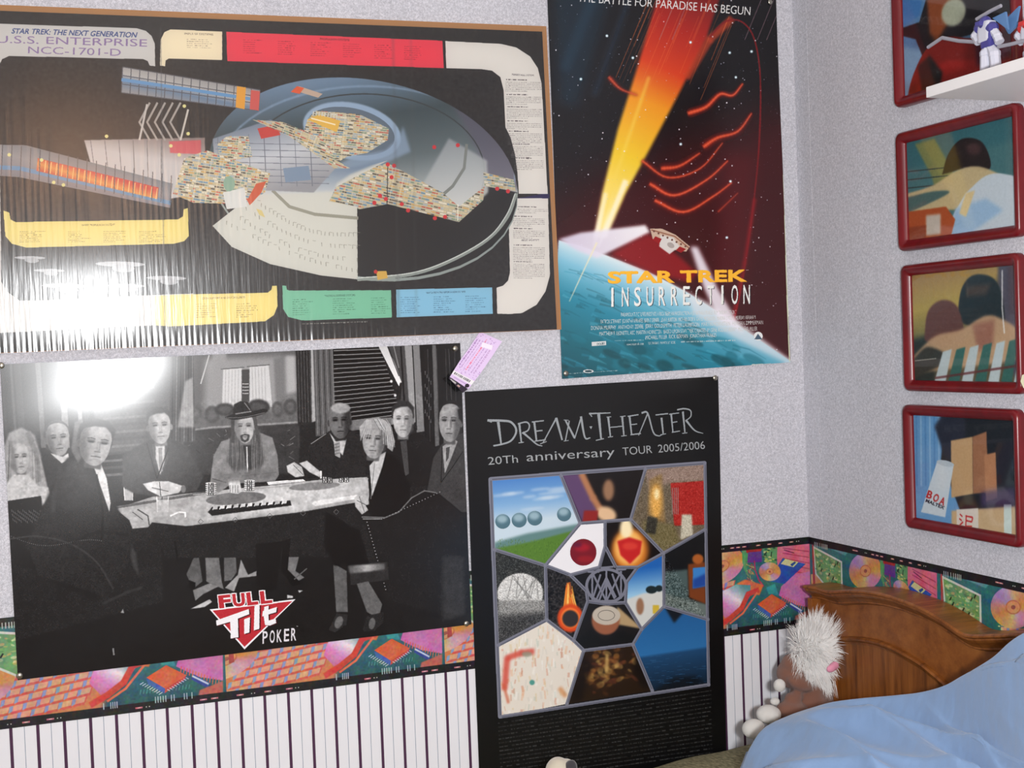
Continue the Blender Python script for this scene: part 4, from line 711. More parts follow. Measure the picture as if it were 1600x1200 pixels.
# ------------------------------------------------------------------ plain stand-ins for the framed pictures, the border strip, the ticket
FIN = [[(1400, -28), (1567, -66), (1577, 104), (1405, 148)], [(1409, 212), (1574, 170), (1576, 356), (1415, 377.5)], [(1416, 430), (1579, 410), (1581, 599), (1419.5, 591)], [(1419, 650), (1579, 659), (1582, 836), (1422.5, 809)]]
def art_frame(i):
    c = Cv(FIN[i], 560, 400, (60, 70, 70)); P = c.poly; r = random.Random(i)
    A = [(1380, -80), (1610, -80), (1610, 870), (1380, 870)]
    if i == 0:   # pale moon over dark and red hills, blue sky at the left
        P(A, (78, 122, 164)); P([(1398, -30), (1440, -45), (1430, 12), (1402, 24)], (58, 112, 170), soft=2); P([(1400, 60), (1438, 70), (1420, 150), (1400, 150)], (112, 150, 180), soft=5)
        P([(1400, 28), (1430, 22), (1450, -40), (1590, -70), (1590, 40), (1470, 60), (1436, 80), (1424, 50), (1402, 42)], (24, 22, 28), soft=1.5); P([(1440, -40), (1492, -48), (1500, -10), (1460, 60), (1448, 44)], (128, 66, 34), soft=5)
        c.ell(1486, 14, 19, 22, (158, 164, 144), 0, soft=3)
        P(smooth([(1408, 156), (1420, 110), (1446, 64), (1480, 52), (1520, 58), (1560, 34), (1592, 20), (1592, 120)]), (116, 28, 24), soft=1.5); P(smooth([(1420, 150), (1440, 112), (1474, 92), (1520, 92), (1590, 66), (1590, 120)]), (142, 30, 26), soft=4)
        P([(1428, 96), (1448, 80), (1470, 110), (1466, 130), (1436, 140)], (24, 26, 28), soft=4); P([(1520, 66), (1592, 40), (1592, 90), (1524, 104)], (64, 16, 34), soft=5)
    if i == 1:   # teal evening, slanting yellow beam, dark leafy mound over dunes and pale water
        P(A, (66, 108, 112)); P([(1405, 205), (1580, 168), (1580, 210), (1405, 260)], (50, 98, 106), soft=6); P([(1422, 215), (1452, 206), (1480, 262), (1484, 330), (1460, 320), (1448, 270)], (118, 124, 78), soft=3)
        for k in range(3): c.line([(1410, 262 + k * 14), (1474, 256 + k * 14)], 1.6, (44, 60, 60))
        P(smooth([(1464, 268), (1474, 232), (1494, 208), (1522, 212), (1536, 240), (1534, 262), (1500, 258)]), (34, 28, 30), soft=1.6); c.ell(1512, 226, 11, 10, (88, 58, 60), 20, soft=4, a=.6)
        P(smooth([(1408, 300), (1450, 286), (1486, 262), (1520, 256), (1560, 274), (1582, 282), (1582, 320), (1408, 330)]), (190, 170, 128), soft=2, a=.95); P(smooth([(1408, 306), (1452, 296), (1474, 300), (1408, 334)]), (70, 98, 96), soft=2)
        P(smooth([(1500, 300), (1530, 272), (1560, 270), (1584, 288), (1584, 372), (1470, 376), (1484, 330)]), (188, 200, 208), soft=1.6); P([(1484, 326), (1530, 310), (1556, 330), (1500, 372), (1476, 370)], (146, 178, 206), soft=4); P([(1500, 300), (1514, 296), (1500, 340), (1490, 334)], (206, 186, 140), soft=2)
        P([(1410, 330), (1470, 322), (1484, 344), (1476, 378), (1410, 382)], (162, 76, 38), soft=1.5); P([(1440, 336), (1462, 334), (1462, 368), (1440, 370)], (186, 176, 164), soft=3); P([(1410, 356), (1440, 352), (1440, 382), (1410, 382)], (134, 60, 34), soft=2)
    if i == 2:   # yellow dusk over dark woods with green and white bands in front
        P(A, (92, 82, 62)); c.grad([(1412, 424), (1560, 406), (1520, 500), (1412, 540)], [(0, (150, 116, 72)), (.5, (172, 150, 72)), (1, (96, 96, 60))], (1440, 420), (1450, 540), soft=6); P([(1412, 530), (1450, 520), (1450, 600), (1412, 600)], (38, 44, 40), soft=6)
        P([(1550, 410), (1582, 408), (1582, 600), (1555, 560)], (78, 72, 84), soft=4)
        P(smooth([(1484, 500), (1492, 450), (1512, 428), (1544, 434), (1558, 470), (1556, 520), (1520, 516)]), (30, 32, 34), soft=2); P(smooth([(1434, 530), (1440, 486), (1462, 468), (1486, 480), (1494, 530), (1460, 540)]), (94, 54, 46), soft=2.5); P([(1500, 446), (1540, 440), (1530, 460), (1500, 462)], (84, 62, 50), soft=4, a=.7)
        P(smooth([(1416, 556), (1450, 524), (1490, 514), (1530, 492), (1560, 500), (1584, 520), (1584, 560), (1420, 580)]), (184, 150, 114), soft=3, a=.95); P(smooth([(1416, 560), (1440, 540), (1470, 560), (1416, 590)]), (52, 50, 42), soft=3); P([(1508, 506), (1544, 498), (1540, 540), (1516, 548)], (140, 88, 72), soft=5, a=.8)
        for k in range(7): x = 1446 + k * 21; P([(x, 604), (x + 16, 548 - k * 3), (x + 30, 544 - k * 3), (x + 18, 604)], ((180, 194, 196), (52, 98, 90))[k % 2], soft=1.2)
        c.line([(1450, 588), (1582, 572)], 3, (96, 44, 46), soft=1, a=.8)
        c.line([(1420, 561), (1452, 558)], 1, (170, 170, 160)); c.line([(1557, 420), (1556, 480), (1559, 520)], 2.4, (220, 222, 220), soft=1, a=.8)
    if i == 3:   # blue curtain stripes, dark hill, tan blocks and a white drink can
        P(A, (24, 30, 38)); P([(1415, 645), (1470, 648), (1462, 720), (1500, 820), (1415, 820)], (98, 150, 196), soft=2)
        for k in range(6): c.line([(1424 + k * 7, 645), (1424 + k * 7, 760)], 3, (150, 186, 214) if k % 2 else (70, 124, 178), soft=1.2, a=.7)
        P([(1452, 668), (1466, 648), (1500, 648), (1500, 720), (1470, 720)], (32, 38, 54), soft=4)
        P([(1478, 690), (1512, 684), (1512, 772), (1478, 778)], (188, 154, 112), soft=1.2); P([(1512, 684), (1534, 676), (1536, 770), (1512, 772)], (150, 104, 76), soft=1.2); P([(1530, 712), (1548, 708), (1550, 778), (1532, 784)], (172, 122, 88), soft=1.2)
        P([(1478, 798), (1584, 790), (1584, 846), (1478, 836)], (192, 166, 128), soft=2); P([(1560, 788), (1572, 788), (1572, 842), (1560, 842)], (196, 212, 206)); P([(1486, 796), (1520, 794), (1520, 828), (1486, 824)], (206, 202, 192), soft=1); P([(1524, 700 + 70), (1584, 760), (1584, 790), (1524, 792)], (70, 56, 92), soft=5, a=.8)
        P([(1456, 722), (1482, 728), (1468, 808), (1430, 800)], (196, 208, 216), soft=.8); c.ell(1469, 725, 14, 4.5, (176, 190, 200), 12)
        for ch, x, y in (('B', 1438, 777), ('O', 1448, 782), ('A', 1458, 787)): c.text(ch, (x, y), (x + 8, y + 3), 12, (176, 40, 44), bold=.03)
        c.text('MALTEX', (1437, 784), (1466, 796), 5, (30, 34, 50), bold=.03)
        for a_, b_ in (((1491, 803), (1495, 807)), ((1490, 810), (1494, 813)), ((1490, 821), (1496, 815)), ((1500, 806), (1511, 808)), ((1511, 808), (1510, 814)), ((1500, 813), (1510, 815)), ((1501, 806), (1500, 822)), ((1500, 822), (1510, 822))): c.line([a_, b_], 2, (180, 40, 44))
    c.grain(A, 3, 1.5, seed=i); return c.image('framed_picture_print', 1)
BP, BX0, BZ0, BZ1 = .4629, .0072, .9222, 1.1348
def art_border():
    W_, H_ = 1400, 640; c = Cv([(0, 0), (46.3, 0), (46.3, 21.3), (0, 21.3)], W_, H_, (36, 110, 112)); r = random.Random(4)
    cm = [(0, 0), (46.3, 0), (46.3, 21.3), (0, 21.3)]
    fa = [proj((0, -.0072, BZ1)), proj((0, -.0072 - BP, BZ1)), proj((0, -.0072 - BP, BZ0)), proj((0, -.0072, BZ0))]
    fb = [proj((BX0 - BP, 0, BZ1)), proj((BX0, 0, BZ1)), proj((BX0, 0, BZ0)), proj((BX0 - BP, 0, BZ0))]
    c.grad([(0, 10), (46.3, 10), (46.3, 21.3), (0, 21.3)], [(0, (36, 110, 112)), (1, (30, 84, 96))], (0, 10), (0, 20)); c.poly([(0, 11), (14, 9), (24, 14), (22, 21), (0, 21)], (214, 120, 70), soft=1)
    # key block
    for j in range(6):
        for i in range(9):
            x = 1.5 + i * 2.5 - j * 1.1 + 1.5; y = 11.2 + j * 1.7 - i * .32
            if x < 0 or x > 23 or y > 20: continue
            c.poly([(x, y), (x + 2.2, y - .25), (x + 1.6, y + 1.4), (x - .6, y + 1.65)], (222, 84, 70)); c.poly([(x + .1, y), (x + 1.9, y - .2), (x + 1.5, y + .9), (x - .2, y + 1.1)], (226, 158, 118)); c.poly([(x - .6, y + .1), (x + .1, y), (x - .2, y + 1.1), (x - .9, y + 1.4)], (130, 150, 196))
    c.frame(fb)
    # tall pink panel, drawers
    c.poly([(1212, 852), (1267, 846), (1268, 920), (1230, 905), (1214, 884)], (226, 96, 124)); [c.line([(1222, 856 + k * 8), (1265, 862 + k * 9)], 1.6, (178, 56, 90)) for k in range(6)]; [c.line([(1224, 859 + k * 16), (1240, 864 + k * 16)], 1.4, (110, 30, 60)) for k in range(3)]
    c.poly([(1190, 856), (1214, 851), (1213, 880), (1196, 884)], (90, 150, 90)); [c.ell(r.uniform(1191, 1212), r.uniform(856, 878), 2.4, 1.4, r.choice([(170, 190, 80), (40, 90, 60), (200, 200, 120)])) for _ in range(20)]; c.line([(1197, 862), (1193, 868)], 1.6, (20, 30, 20)); c.line([(1205, 862), (1204, 870)], 1.6, (20, 30, 20))
    c.poly([(1160, 862), (1170, 858), (1166, 900), (1158, 880)], (70, 150, 90)); c.poly([(1164, 856), (1192, 853), (1188, 862), (1166, 864)], (176, 30, 36)); c.poly([(1168, 863), (1189, 861), (1190, 878), (1167, 879)], (100, 50, 140))
    for k in range(40): t = r.random(); c.line([(1164 + r.uniform(0, 12), 880 + t * 34), (1168 + r.uniform(0, 12), 886 + t * 34)], 1.1, r.choice([(200, 190, 90), (60, 120, 90), (214, 120, 70), (150, 40, 60)]), a=.8)
    c.line([(1178, 876), (1179, 890), (1185, 906), (1192, 916)], 2.2, (176, 40, 90)); c.poly([(1150, 912), (1164, 905), (1192, 914), (1186, 930), (1164, 926)], (222, 110, 50), soft=1)
    c.poly([(1196, 918), (1210, 912), (1216, 930), (1200, 928)], (40, 150, 160), soft=1)
    # lavender-pink slab and orange fringe
    c.poly([(1220, 916), (1238, 898), (1268, 892), (1268, 950), (1240, 944), (1216, 930)], (206, 104, 170), soft=.6); [c.line([(1222 + k * 3.2, 930 + k * 1.4), (1221 + k * 3.2, 938 + k * 1.5)], 1.2, (232, 96, 60)) for k in range(14)]
    # blue disk case and small disc
    c.poly([(1222, 872), (1258, 881), (1225, 912), (1200, 908)], (34, 72, 170)); c.poly([(1226, 873), (1247, 878), (1239, 886), (1219, 881)], (214, 206, 140)); c.poly([(1234, 882), (1241, 877), (1243, 879), (1237, 885)], (30, 60, 150))
    def disc(x, y, rx, ry, rot=0):
        PALL = [(220, 150, 70), (206, 128, 160), (214, 150, 180), (226, 190, 110), (222, 160, 80), (214, 130, 70), (206, 128, 110), (160, 140, 196), (176, 150, 200), (222, 176, 110), (216, 140, 80), (220, 140, 64)]
        for k in range(72):
            a0 = k * 5; f_ = k / 6; q = tuple(PALL[int(f_) % 12][i] * (1 - f_ % 1) + PALL[(int(f_) + 1) % 12][i] * (f_ % 1) for i in range(3))
            c.poly([(x, y)] + [(x + rx * math.cos(t) * math.cos(rot) - ry * math.sin(t) * math.sin(rot), y + rx * math.cos(t) * math.sin(rot) + ry * math.sin(t) * math.cos(rot)) for t in np.radians(np.linspace(a0 - 1, a0 + 7, 3))], q, soft=.4)
        c.ell(x, y, rx * .34, ry * .34, (206, 110, 70), math.degrees(rot)); c.ell(x, y, rx * .28, ry * .28, (232, 150, 90), math.degrees(rot)); c.ell(x, y, rx * .1, ry * .1, (170, 80, 60), math.degrees(rot))
    disc(1202, 893, 17, 14.5, .12)
    # ball, ribbon, chip, pen
    c.grad([(1149, 913), (1172, 914), (1172, 930), (1150, 962), (1133, 966), (1120, 950), (1128, 924)], [(0, (70, 150, 150)), (.4, (236, 220, 230)), (.7, (220, 120, 200)), (1, (200, 90, 150))], (1160, 914), (1130, 966), soft=.6)
    c.line([(1184, 922), (1168, 928), (1158, 950), (1140, 966), (1122, 978)], 8, (216, 60, 50), soft=.8); c.line([(1182, 926), (1160, 958), (1140, 974)], 3, (236, 110, 70), soft=.6)
    for k in range(16): c.line([(1176 + k * 3.6, 966 - k * .4), (1177 + k * 3.6, 960 - k * .4)], .8, (90, 180, 180), a=.7); 
    c.poly([(1183, 945), (1204, 958), (1203, 965), (1185, 953)], (50, 90, 170)); c.poly([(1204, 958), (1227, 942), (1226, 947), (1203, 965)], (206, 60, 50)); c.poly([(1183, 944), (1205, 928), (1228, 942), (1204, 959)], (222, 92, 46))
    for k in range(9): c.line([(1180 + k * 2.6, 950 + k * 1.7), (1176 + k * 2.6, 953 + k * 1.7)], 1, (206, 206, 220)); c.line([(1206 + k * 2.6, 960 - k * 1.9), (1209 + k * 2.6, 962 - k * 1.9)], 1, (206, 206, 220))
    c.line([(1234, 944), (1252, 956)], 7, (40, 60, 160), soft=.5); c.line([(1234, 943), (1252, 954)], 2.2, (200, 210, 236), soft=.5); c.line([(1252, 956), (1268, 968)], 4, (30, 40, 110))
    c.poly([(1242, 962), (1268, 950), (1268, 974), (1240, 972)], (196, 90, 80), soft=1)
    c.frame(fa)
    c.poly([(1318, 862), (1338, 862), (1340, 930), (1318, 930)], (30, 104, 112)); c.poly([(1296, 850), (1330, 858), (1322, 868), (1300, 858)], (80, 160, 160), soft=1); [c.ell(r.uniform(1336, 1346), r.uniform(915, 935), 1.4, 1, (200, 210, 150)) for _ in range(20)]
    disc(1353.5, 892, 25.5, 28.5, .05); c.poly([(1376, 868), (1381, 870), (1380, 905), (1377, 896)], (80, 160, 90))
    disc(1270, 923, 24, 26, 0); disc(1487 - 0, 975, 0.1, .1)
    c.poly([(1270, 846), (1272, 846), (1276, 930), (1272, 930)], (180, 60, 60)); c.poly([(1272, 853), (1317, 877), (1318, 922), (1298, 925), (1275, 897)], (206, 214, 200)); c.poly([(1273.5, 857), (1315, 879), (1315.5, 919), (1298, 922), (1277, 896)], (106, 160, 96))
    for k in range(90): x, y = r.uniform(1276, 1314), 0; y = r.uniform(860 + (x - 1274) * .5, 892 + (x - 1276) * .8); c.ell(x, y, r.uniform(.8, 3), r.uniform(.6, 1.8), r.choice([(170, 190, 110), (60, 140, 90), (210, 210, 150), (190, 170, 90), (80, 130, 80)]), r.uniform(0, 60), a=.8)
    for p in ((1281, 886), (1284, 893), (1305, 886), (1309, 882), (1296, 900), (1302, 906), (1307, 915)): c.line([p, (p[0] + 2, p[1] - 5)], 1.8, (24, 34, 22))
    # film-edge bands
    c.frame(cm); c.poly([(0, 0), (46.3, 0), (46.3, 1.65), (0, 1.65)], (18, 14, 20)); c.poly([(0, 19.5), (46.3, 19.5), (46.3, 21.3), (0, 21.3)], (18, 14, 20))
    for x0 in (1.2, 9.5): pass
    for x in (2.0, 2.6, 3.2, 4.1, 4.9, 5.5, 6.1, 6.6, 7.1): c.line([(x, .9), (x, 2.1)], .22, (176, 186, 190))
    for x in (17, 18, 24, 25.6, 27.2, 31, 34, 37, 40): c.line([(x, .8), (x + 1.1, .8)], .3, (206, 120, 110)); c.line([(x + .3, .8), (x + .8, .8)], .16, (240, 220, 200))
    for x in (21.8, 22.3, 42, 42.6): c.ell(x, .8, .13, .13, (220, 220, 210))
    for x in (22.6, 23.9, 24.3, 24.7, 25.1, 32.4, 32.9, 33.4, 33.9, 34.4, 35.5, 36, 38, 38.5, 39.5): c.line([(x, 18.7), (x, 20)], .2, (176, 196, 206))
    for x in (2, 7.6, 12, 28.5, 41, 43.2): c.line([(x, 20.5), (x + 1.4, 20.5)], .34, (206, 110, 120)); c.line([(x + .4, 20.5), (x + 1, 20.5)], .16, (240, 220, 200))
    for x in (5, 5.6, 14, 14.6, 30.6, 31.2): c.ell(x, 20.5, .12, .12, (220, 220, 210))
    c.grain(cm, 9, .35, mono=False, seed=3); c.grain(cm, 9, 1.6, mono=False, seed=5); gr = c.a.mean(-1, keepdims=True); c.a = (gr + (c.a - gr) * .88) * .9 + .03; return c.image('border_strip_print', 1)
def art_ticket():
    c = Cv([(0, 0), (36, 0), (36, 98), (0, 98)], 360, 980, (226, 202, 238)); r = random.Random(2)
    for x, col_, w_ in ((3, (168, 128, 186), 3), (7, (186, 150, 200), 2), (11, (196, 160, 210), 1.6), (15, (236, 120, 150), 2.4), (19, (190, 150, 206), 1.6), (24, (186, 150, 200), 1.8), (28, (196, 160, 206), 3)):
        y = r.uniform(6, 14)
        while y < 64: L = r.uniform(1, 5); c.line([(x, y), (x, min(y + L, 66))], w_ * r.uniform(.6, 1), col_, a=.85); y += L + r.uniform(.5, 1.6)
    for k in range(50): x, y = r.uniform(1, 35), r.choice([r.uniform(1, 14), r.uniform(56, 76)]); c.line([(x, y), (x + r.uniform(-2, 3), y + r.uniform(.5, 2))], 1.2, (180, 140, 200), a=.7)
    c.poly([(12, 14), (28, 12), (30, 19), (14, 22)], (244, 232, 246)); c.poly([(0, 76), (36, 76), (36, 83), (0, 83)], (240, 236, 240))
    x = 3
    while x < 32: w_ = r.choice([.5, .9, 1.3]); c.line([(x, 77.5), (x, 81.5)], w_, (70, 64, 72)); x += w_ + r.choice([.5, .8, 1.1])
    c.line([(6, 86), (28, 86)], 1.4, (190, 160, 206)); c.poly([(0, 90), (36, 90), (36, 98), (0, 98)], (52, 44, 56)); c.poly([(3, 92), (15, 92), (15, 96), (3, 96)], (206, 206, 200)); c.poly([(19, 92.5), (24, 92.5), (24, 96), (19, 96)], (206, 170, 160)); c.ell(31, 87, 3.4, 3, (50, 40, 50))
    return c.image('ticket_print')
# ------------------------------------------------------------------ the room shell
X0, Y0, ZC = -3.7, -4.9, 2.75
def paper_mat(name, lo=(176, 174, 179), hi=(214, 212, 217)):
    m = Mat(name, rough=.62, spec=.25)
    v = m.coord(); n1 = m.noise(520, 2, v, .6); n2 = m.noise(7, 3, m.coord((1, 1, .35))); n3 = m.noise(190, 2, v)
    mix = m.n('ShaderNodeMix', data_type='FLOAT'); mix.inputs[0].default_value = .38; m.l(n1, mix.inputs[2]); m.l(n3, mix.inputs[3])
    ad = m.n('ShaderNodeMath', operation='MULTIPLY_ADD'); m.l(n2, ad.inputs[0]); ad.inputs[1].default_value = .12; m.l(mix.outputs[0], ad.inputs[2])
    m.base(m.ramp(ad.outputs[0], [(.40, lo), (.56, tuple((a + b) / 2 for a, b in zip(lo, hi))), (.72, hi)])); m.bump(n1, .22, .0008); return m.m
silver = paper_mat('silver_fleck_wallpaper', (168, 168, 176), (220, 219, 226))
def stripe_mat(ax, phase):
    m = Mat('striped_wallpaper_print', rough=.6, spec=.2); tc = m.n('ShaderNodeTexCoord'); sx = m.n('ShaderNodeSeparateXYZ'); m.l(tc.outputs['Object'], sx.inputs[0])
    def math_(op, a, b=None, c_=None):
        x = m.n('ShaderNodeMath', operation=op)
        for i, q in enumerate((a, b, c_)):
            if q is None: continue
            if isinstance(q, (int, float)): x.inputs[i].default_value = q
            else: m.l(q, x.inputs[i])
        return x.outputs[0]
    f = math_('FRACT', math_('ADD', math_('DIVIDE', math_('SUBTRACT', sx.outputs[ax], phase), .0484), 50.0))
    wide = math_('LESS_THAN', math_('ABSOLUTE', math_('SUBTRACT', f, .5)), .062); thin = math_('GREATER_THAN', math_('ABSOLUTE', math_('SUBTRACT', f, .5)), .488)
    def mixc(fac, a, b):
        x = m.n('ShaderNodeMix', data_type='RGBA'); m.l(fac, x.inputs[0])
        for i, q in ((6, a), (7, b)):
            if isinstance(q, tuple): x.inputs[i].default_value = (*lin(q), 1)
            else: m.l(q, x.inputs[i])
        return x.outputs[2]
    m.base(mixc(wide, mixc(thin, (226, 225, 230), (128, 140, 160)), (74, 44, 70))); return m.m
def quad(name, a, b, mat, parent=None, uvs=None):
    """axis box between corners a and b"""
    bm = bmesh.new(); box(bm, a, b); return frombm(name, bm, mat, parent)
plaster = Mat('painted_plaster', (205, 203, 206), .8).m
def struct(name, a, b, mat): o = quad(name, a, b, mat); o['kind'] = 'structure'; return o
wl = struct('wall_left', (X0, 0, 0), (0, .12, ZC), plaster); wr = struct('wall_right', (0, Y0, 0), (.12, .12, ZC), plaster)
carpet = Mat('beige_carpet', (168, 158, 146), .95); carpet.bump(carpet.noise(300, 3), .6, .004)
struct('floor', (X0, Y0, -.1), (.12, .12, 0), carpet.m); struct('ceiling', (X0, Y0, ZC), (.12, .12, ZC + .1), Mat('ceiling_paint', (232, 231, 228), .9).m)
struct('wall_back', (X0, Y0 - .12, 0), (.12, Y0, ZC), plaster)
# side wall, with an unseen window opening added for the fill lamp
for nm, a, b in (('wall_opposite', (X0 - .12, Y0, 0), (X0, .12, .95)),): 
    bm = bmesh.new(); box(bm, a, b); box(bm, (X0 - .12, Y0, 2.35), (X0, .12, ZC)); box(bm, (X0 - .12, Y0, .95), (X0, -4.0, 2.35)); box(bm, (X0 - .12, -2.6, .95), (X0, .12, 2.35)); o = frombm(nm, bm, plaster); o['kind'] = 'structure'
bm = bmesh.new(); fw = X0 - .06
for a, b in (((-4.0, .95), (-3.95, 2.35)), ((-2.65, .95), (-2.6, 2.35)), ((-4.0, .95), (-2.6, 1.0)), ((-4.0, 2.30), (-2.6, 2.35)), ((-3.32, .95), (-3.28, 2.35))): box(bm, (fw - .02, a[0], a[1]), (fw + .02, b[0], b[1]), .003)
o = frombm('added_window_1', bm, Mat('window_paint', (230, 230, 228), .5).m); o['kind'] = 'structure'  # unseen window frame, added round the opening of the fill lamp
quad('upper_wallpaper', (X0, -.0012, BZ1 - .004), (0, 0, ZC), silver, wl); quad('striped_wallpaper', (X0, -.001, 0), (0, 0, BZ0 + .002), stripe_mat(0, -1.7893 + .0242), wl)
quad('upper_wallpaper', (-.0012, Y0, BZ1 - .004), (0, 0, ZC), silver, wr); quad('striped_wallpaper', (-.001, Y0, 0), (0, 0, BZ0 + .002), stripe_mat(1, -.03), wr)
seam = Mat('wallpaper_lap', (214, 212, 218), .6).m
for y_ in (-.055,): quad('wallpaper_seam', (-.0018, y_ - .004, BZ1), (-.0012, y_, ZC), silver, wr)
im = art_border(); bmat = printmat('border_strip_paper', im, .45, .3); [setattr(n, 'extension', 'REPEAT') for n in bmat.t.nodes if n.type == 'TEX_IMAGE']
def strip(parent, ax):
    a0 = X0 if ax == 'y' else Y0
    vs, uv, fs = [], [], []
    for k, off in enumerate((.0022, .0)):
        for h, z in ((a0, BZ1), (0, BZ1), (0, BZ0), (a0, BZ0)):
            vs.append((h, -off, z) if ax == 'y' else (-off, h, z)); u = (h - BX0) / BP if ax == 'y' else (-h - BX0) / BP; uv.append((u, (z - BZ0) / (BZ1 - BZ0)))
    fs = [(0, 3, 2, 1) if ax == 'y' else (0, 1, 2, 3), (4, 5, 6, 7), (0, 1, 5, 4), (1, 2, 6, 5), (2, 3, 7, 6), (3, 0, 4, 7)]
    return mesh('wallpaper_border', vs, fs, bmat.m, parent, uv=uv)
strip(wl, 'y'); strip(wr, 'x')
# ------------------------------------------------------------------ posters on the left wall
def pin(px, py, lift, label, axis='y'):
    p = at(px, py, axis, -lift); bm = bmesh.new()
    ellipsoid(bm, (0, 0, 0), (.0062, .0028, .0062), seg=14); tube(bm, (0, lift - .0005, 0), (0, -.001, 0), .0011)
    o = frombm('thumbtack', bm, steel, None, True); o.location = Vector(p); return tag(o, label, 'thumbtack', 'silver thumbtacks holding the posters')
sm = Mat('nickel', (176, 172, 160), .28, 1); steel = sm.m
# packed cutaway board
kraft = Mat('corrugated_cardboard', (170, 122, 78), .8); kraft.bump(kraft.noise(160, 3), .2, .001)
bo = empty('wrapped_poster', (at(400, 280, 'y')[0], 0, 1.66), 'large shrink-wrapped poster on cardboard with a cutaway round ship on black', 'poster')
sheet('cardboard_backing', world_quad(SHIP_O), kraft.m, bo, 20, 10, .010, .0014)
pm = printmat('cutaway_board_ink', art_board(), .5, .3)
sheet('printed_sheet', world_quad(SHIP_P, 'y', -.0118), pm.m, bo, 20, 10, .0008, .0116)
film = bpy.data.materials.new('clear_shrink_wrap'); film.use_nodes = True; t = film.node_tree; t.nodes.clear()
out = t.nodes.new('ShaderNodeOutputMaterial'); mx = t.nodes.new('ShaderNodeMixShader'); tr = t.nodes.new('ShaderNodeBsdfTransparent'); gl = t.nodes.new('ShaderNodeBsdfGlossy'); fr = t.nodes.new('ShaderNodeFresnel')
gl.inputs['Roughness'].default_value = .21; fr.inputs['IOR'].default_value = 1.5; tr.inputs[0].default_value = (.97, .97, .97, 1)
tc = t.nodes.new('ShaderNodeTexCoord'); mp = t.nodes.new('ShaderNodeMapping'); mp.inputs['Scale'].default_value = (70, 1, 5); nz = t.nodes.new('ShaderNodeTexNoise'); nz.inputs['Scale'].default_value = 1.6; nz.inputs['Detail'].default_value = 4; bp = t.nodes.new('ShaderNodeBump'); bp.inputs['Strength'].default_value = .26; bp.inputs['Distance'].default_value = .0016
for a_, b_ in ((tc.outputs['Object'], mp.inputs['Vector']), (mp.outputs[0], nz.inputs['Vector']), (nz.outputs['Fac'], bp.inputs['Height']), (bp.outputs[0], gl.inputs['Normal']), (fr.outputs[0], mx.inputs[0]), (tr.outputs[0], mx.inputs[1]), (gl.outputs[0], mx.inputs[2]), (mx.outputs[0], out.inputs[0])): t.links.new(a_, b_)
# wrap: taut in the middle, gathered into fine pleats along the bottom and top hems
FC = world_quad(SHIP_O, 'y', -.014); tl, tr_, br_, bl = [np.array(q) for q in FC]; vs, fs = [], []; NX, NZ = 620, 60; g = np.random.default_rng(3)
ph = np.cumsum(g.uniform(.6, 1.5, NX + 1)); amp = np.convolve(g.uniform(0, 1, NX + 21), np.ones(21) / 21, 'valid')[:NX + 1]
for j in range(NZ + 1):
    v = j / NZ
    for i in range(NX + 1):
        u = i / NX; p = (tl * (1 - u) + tr_ * u) * (1 - v) + (bl * (1 - u) + br_ * u) * v
        hem = math.exp(-((1 - v) / .038) ** 1.6) * .00024 + math.exp(-(v / .025) ** 1.2) * .0002
        band = math.exp(-((v - .60 + .12 * u) / .10) ** 2) * .00008 * (1.4 if u < .45 else .6)
        mid = .0046 / (1 + math.exp((v - .80) / .05)) - .0046 + .0003 * math.sin(9 * v + 3 * u) + .0003 * math.sin(7 * u * 3.1 + 4 * v)
        d = .0186 + mid + (hem + band) * (math.sin(ph[i] + 2.5 * v * amp[i]) + .5 * math.sin(ph[i] * .47 + 5 * v)) * (.4 + 1.2 * amp[i])
        vs.append((p[0], -d, p[1]))
for j in range(NZ):
    for i in range(NX): a_ = j * (NX + 1) + i; fs.append((a_, a_ + NX + 1, a_ + NX + 2, a_ + 1))
wr_o = mesh('plastic_wrap', vs, fs, film, bo, True); wr_o['label'] = 'clear crinkled plastic wrap'
# film poster
ip = empty('film_poster', (at(1050, 580, 'y')[0], 0, 1.55), 'tall glossy movie poster with a fiery streak above a blue planet', 'poster')
m = printmat('film_poster_ink', art_film(), .22, .5)
sheet('printed_sheet', world_quad(INS), m.m, ip, 16, 24, .0006, .0025, lambda u, v: .0016 * math.sin(5 * v + u * 2) ** 2 + .006 * max(0, u + v - 1.82))
pin(1203.5, 3, .006, 'silver thumbtack at the top right corner of the fiery movie poster'); pin(884.5, 583.5, .006, 'silver thumbtack at the bottom left corner of the fiery movie poster')
# card table poster
kp = empty('photograph_poster', (at(380, 1040, 'y')[0], 0, 1.02), 'wide black and white poster of suited players round a card table', 'poster')
m = printmat('card_table_ink', art_cards(), .17, .55)
def bow(u, v): return .0035 * math.sin(math.pi * min(1, max(0, u * 1.35))) ** 2 * (.7 + .3 * math.cos(3 * v)) + .0012 * math.sin(7 * v + 4 * u) ** 2
sheet('printed_sheet', world_quad(POK), m.m, kp, 60, 40, .0006, .0032, bow)
for (x_, y_), t_ in zip(((711.5, 544.5), (729, 974.5), (30.5, 1056), (2, 571)), ('top right', 'bottom right', 'bottom left', 'top left')): pin(x_, y_, .0075, f'silver thumbtack at the {t_} corner of the card table poster')
# tour poster
tp = empty('tour_poster', (at(935, 1100, 'y')[0], 0, .63), 'black concert tour poster with a mosaic of small pictures in grey bars', 'poster')
m = printmat('tour_poster_ink', art_tour(), .3, .4)
sheet('printed_sheet', world_quad(TOUR), m.m, tp, 20, 30, .0006, .0032, lambda u, v: .0014 * math.sin(4 * v + 1) ** 2)
pin(1117.5, 590.5, .0068, 'silver thumbtack at the top right corner of the black tour poster')
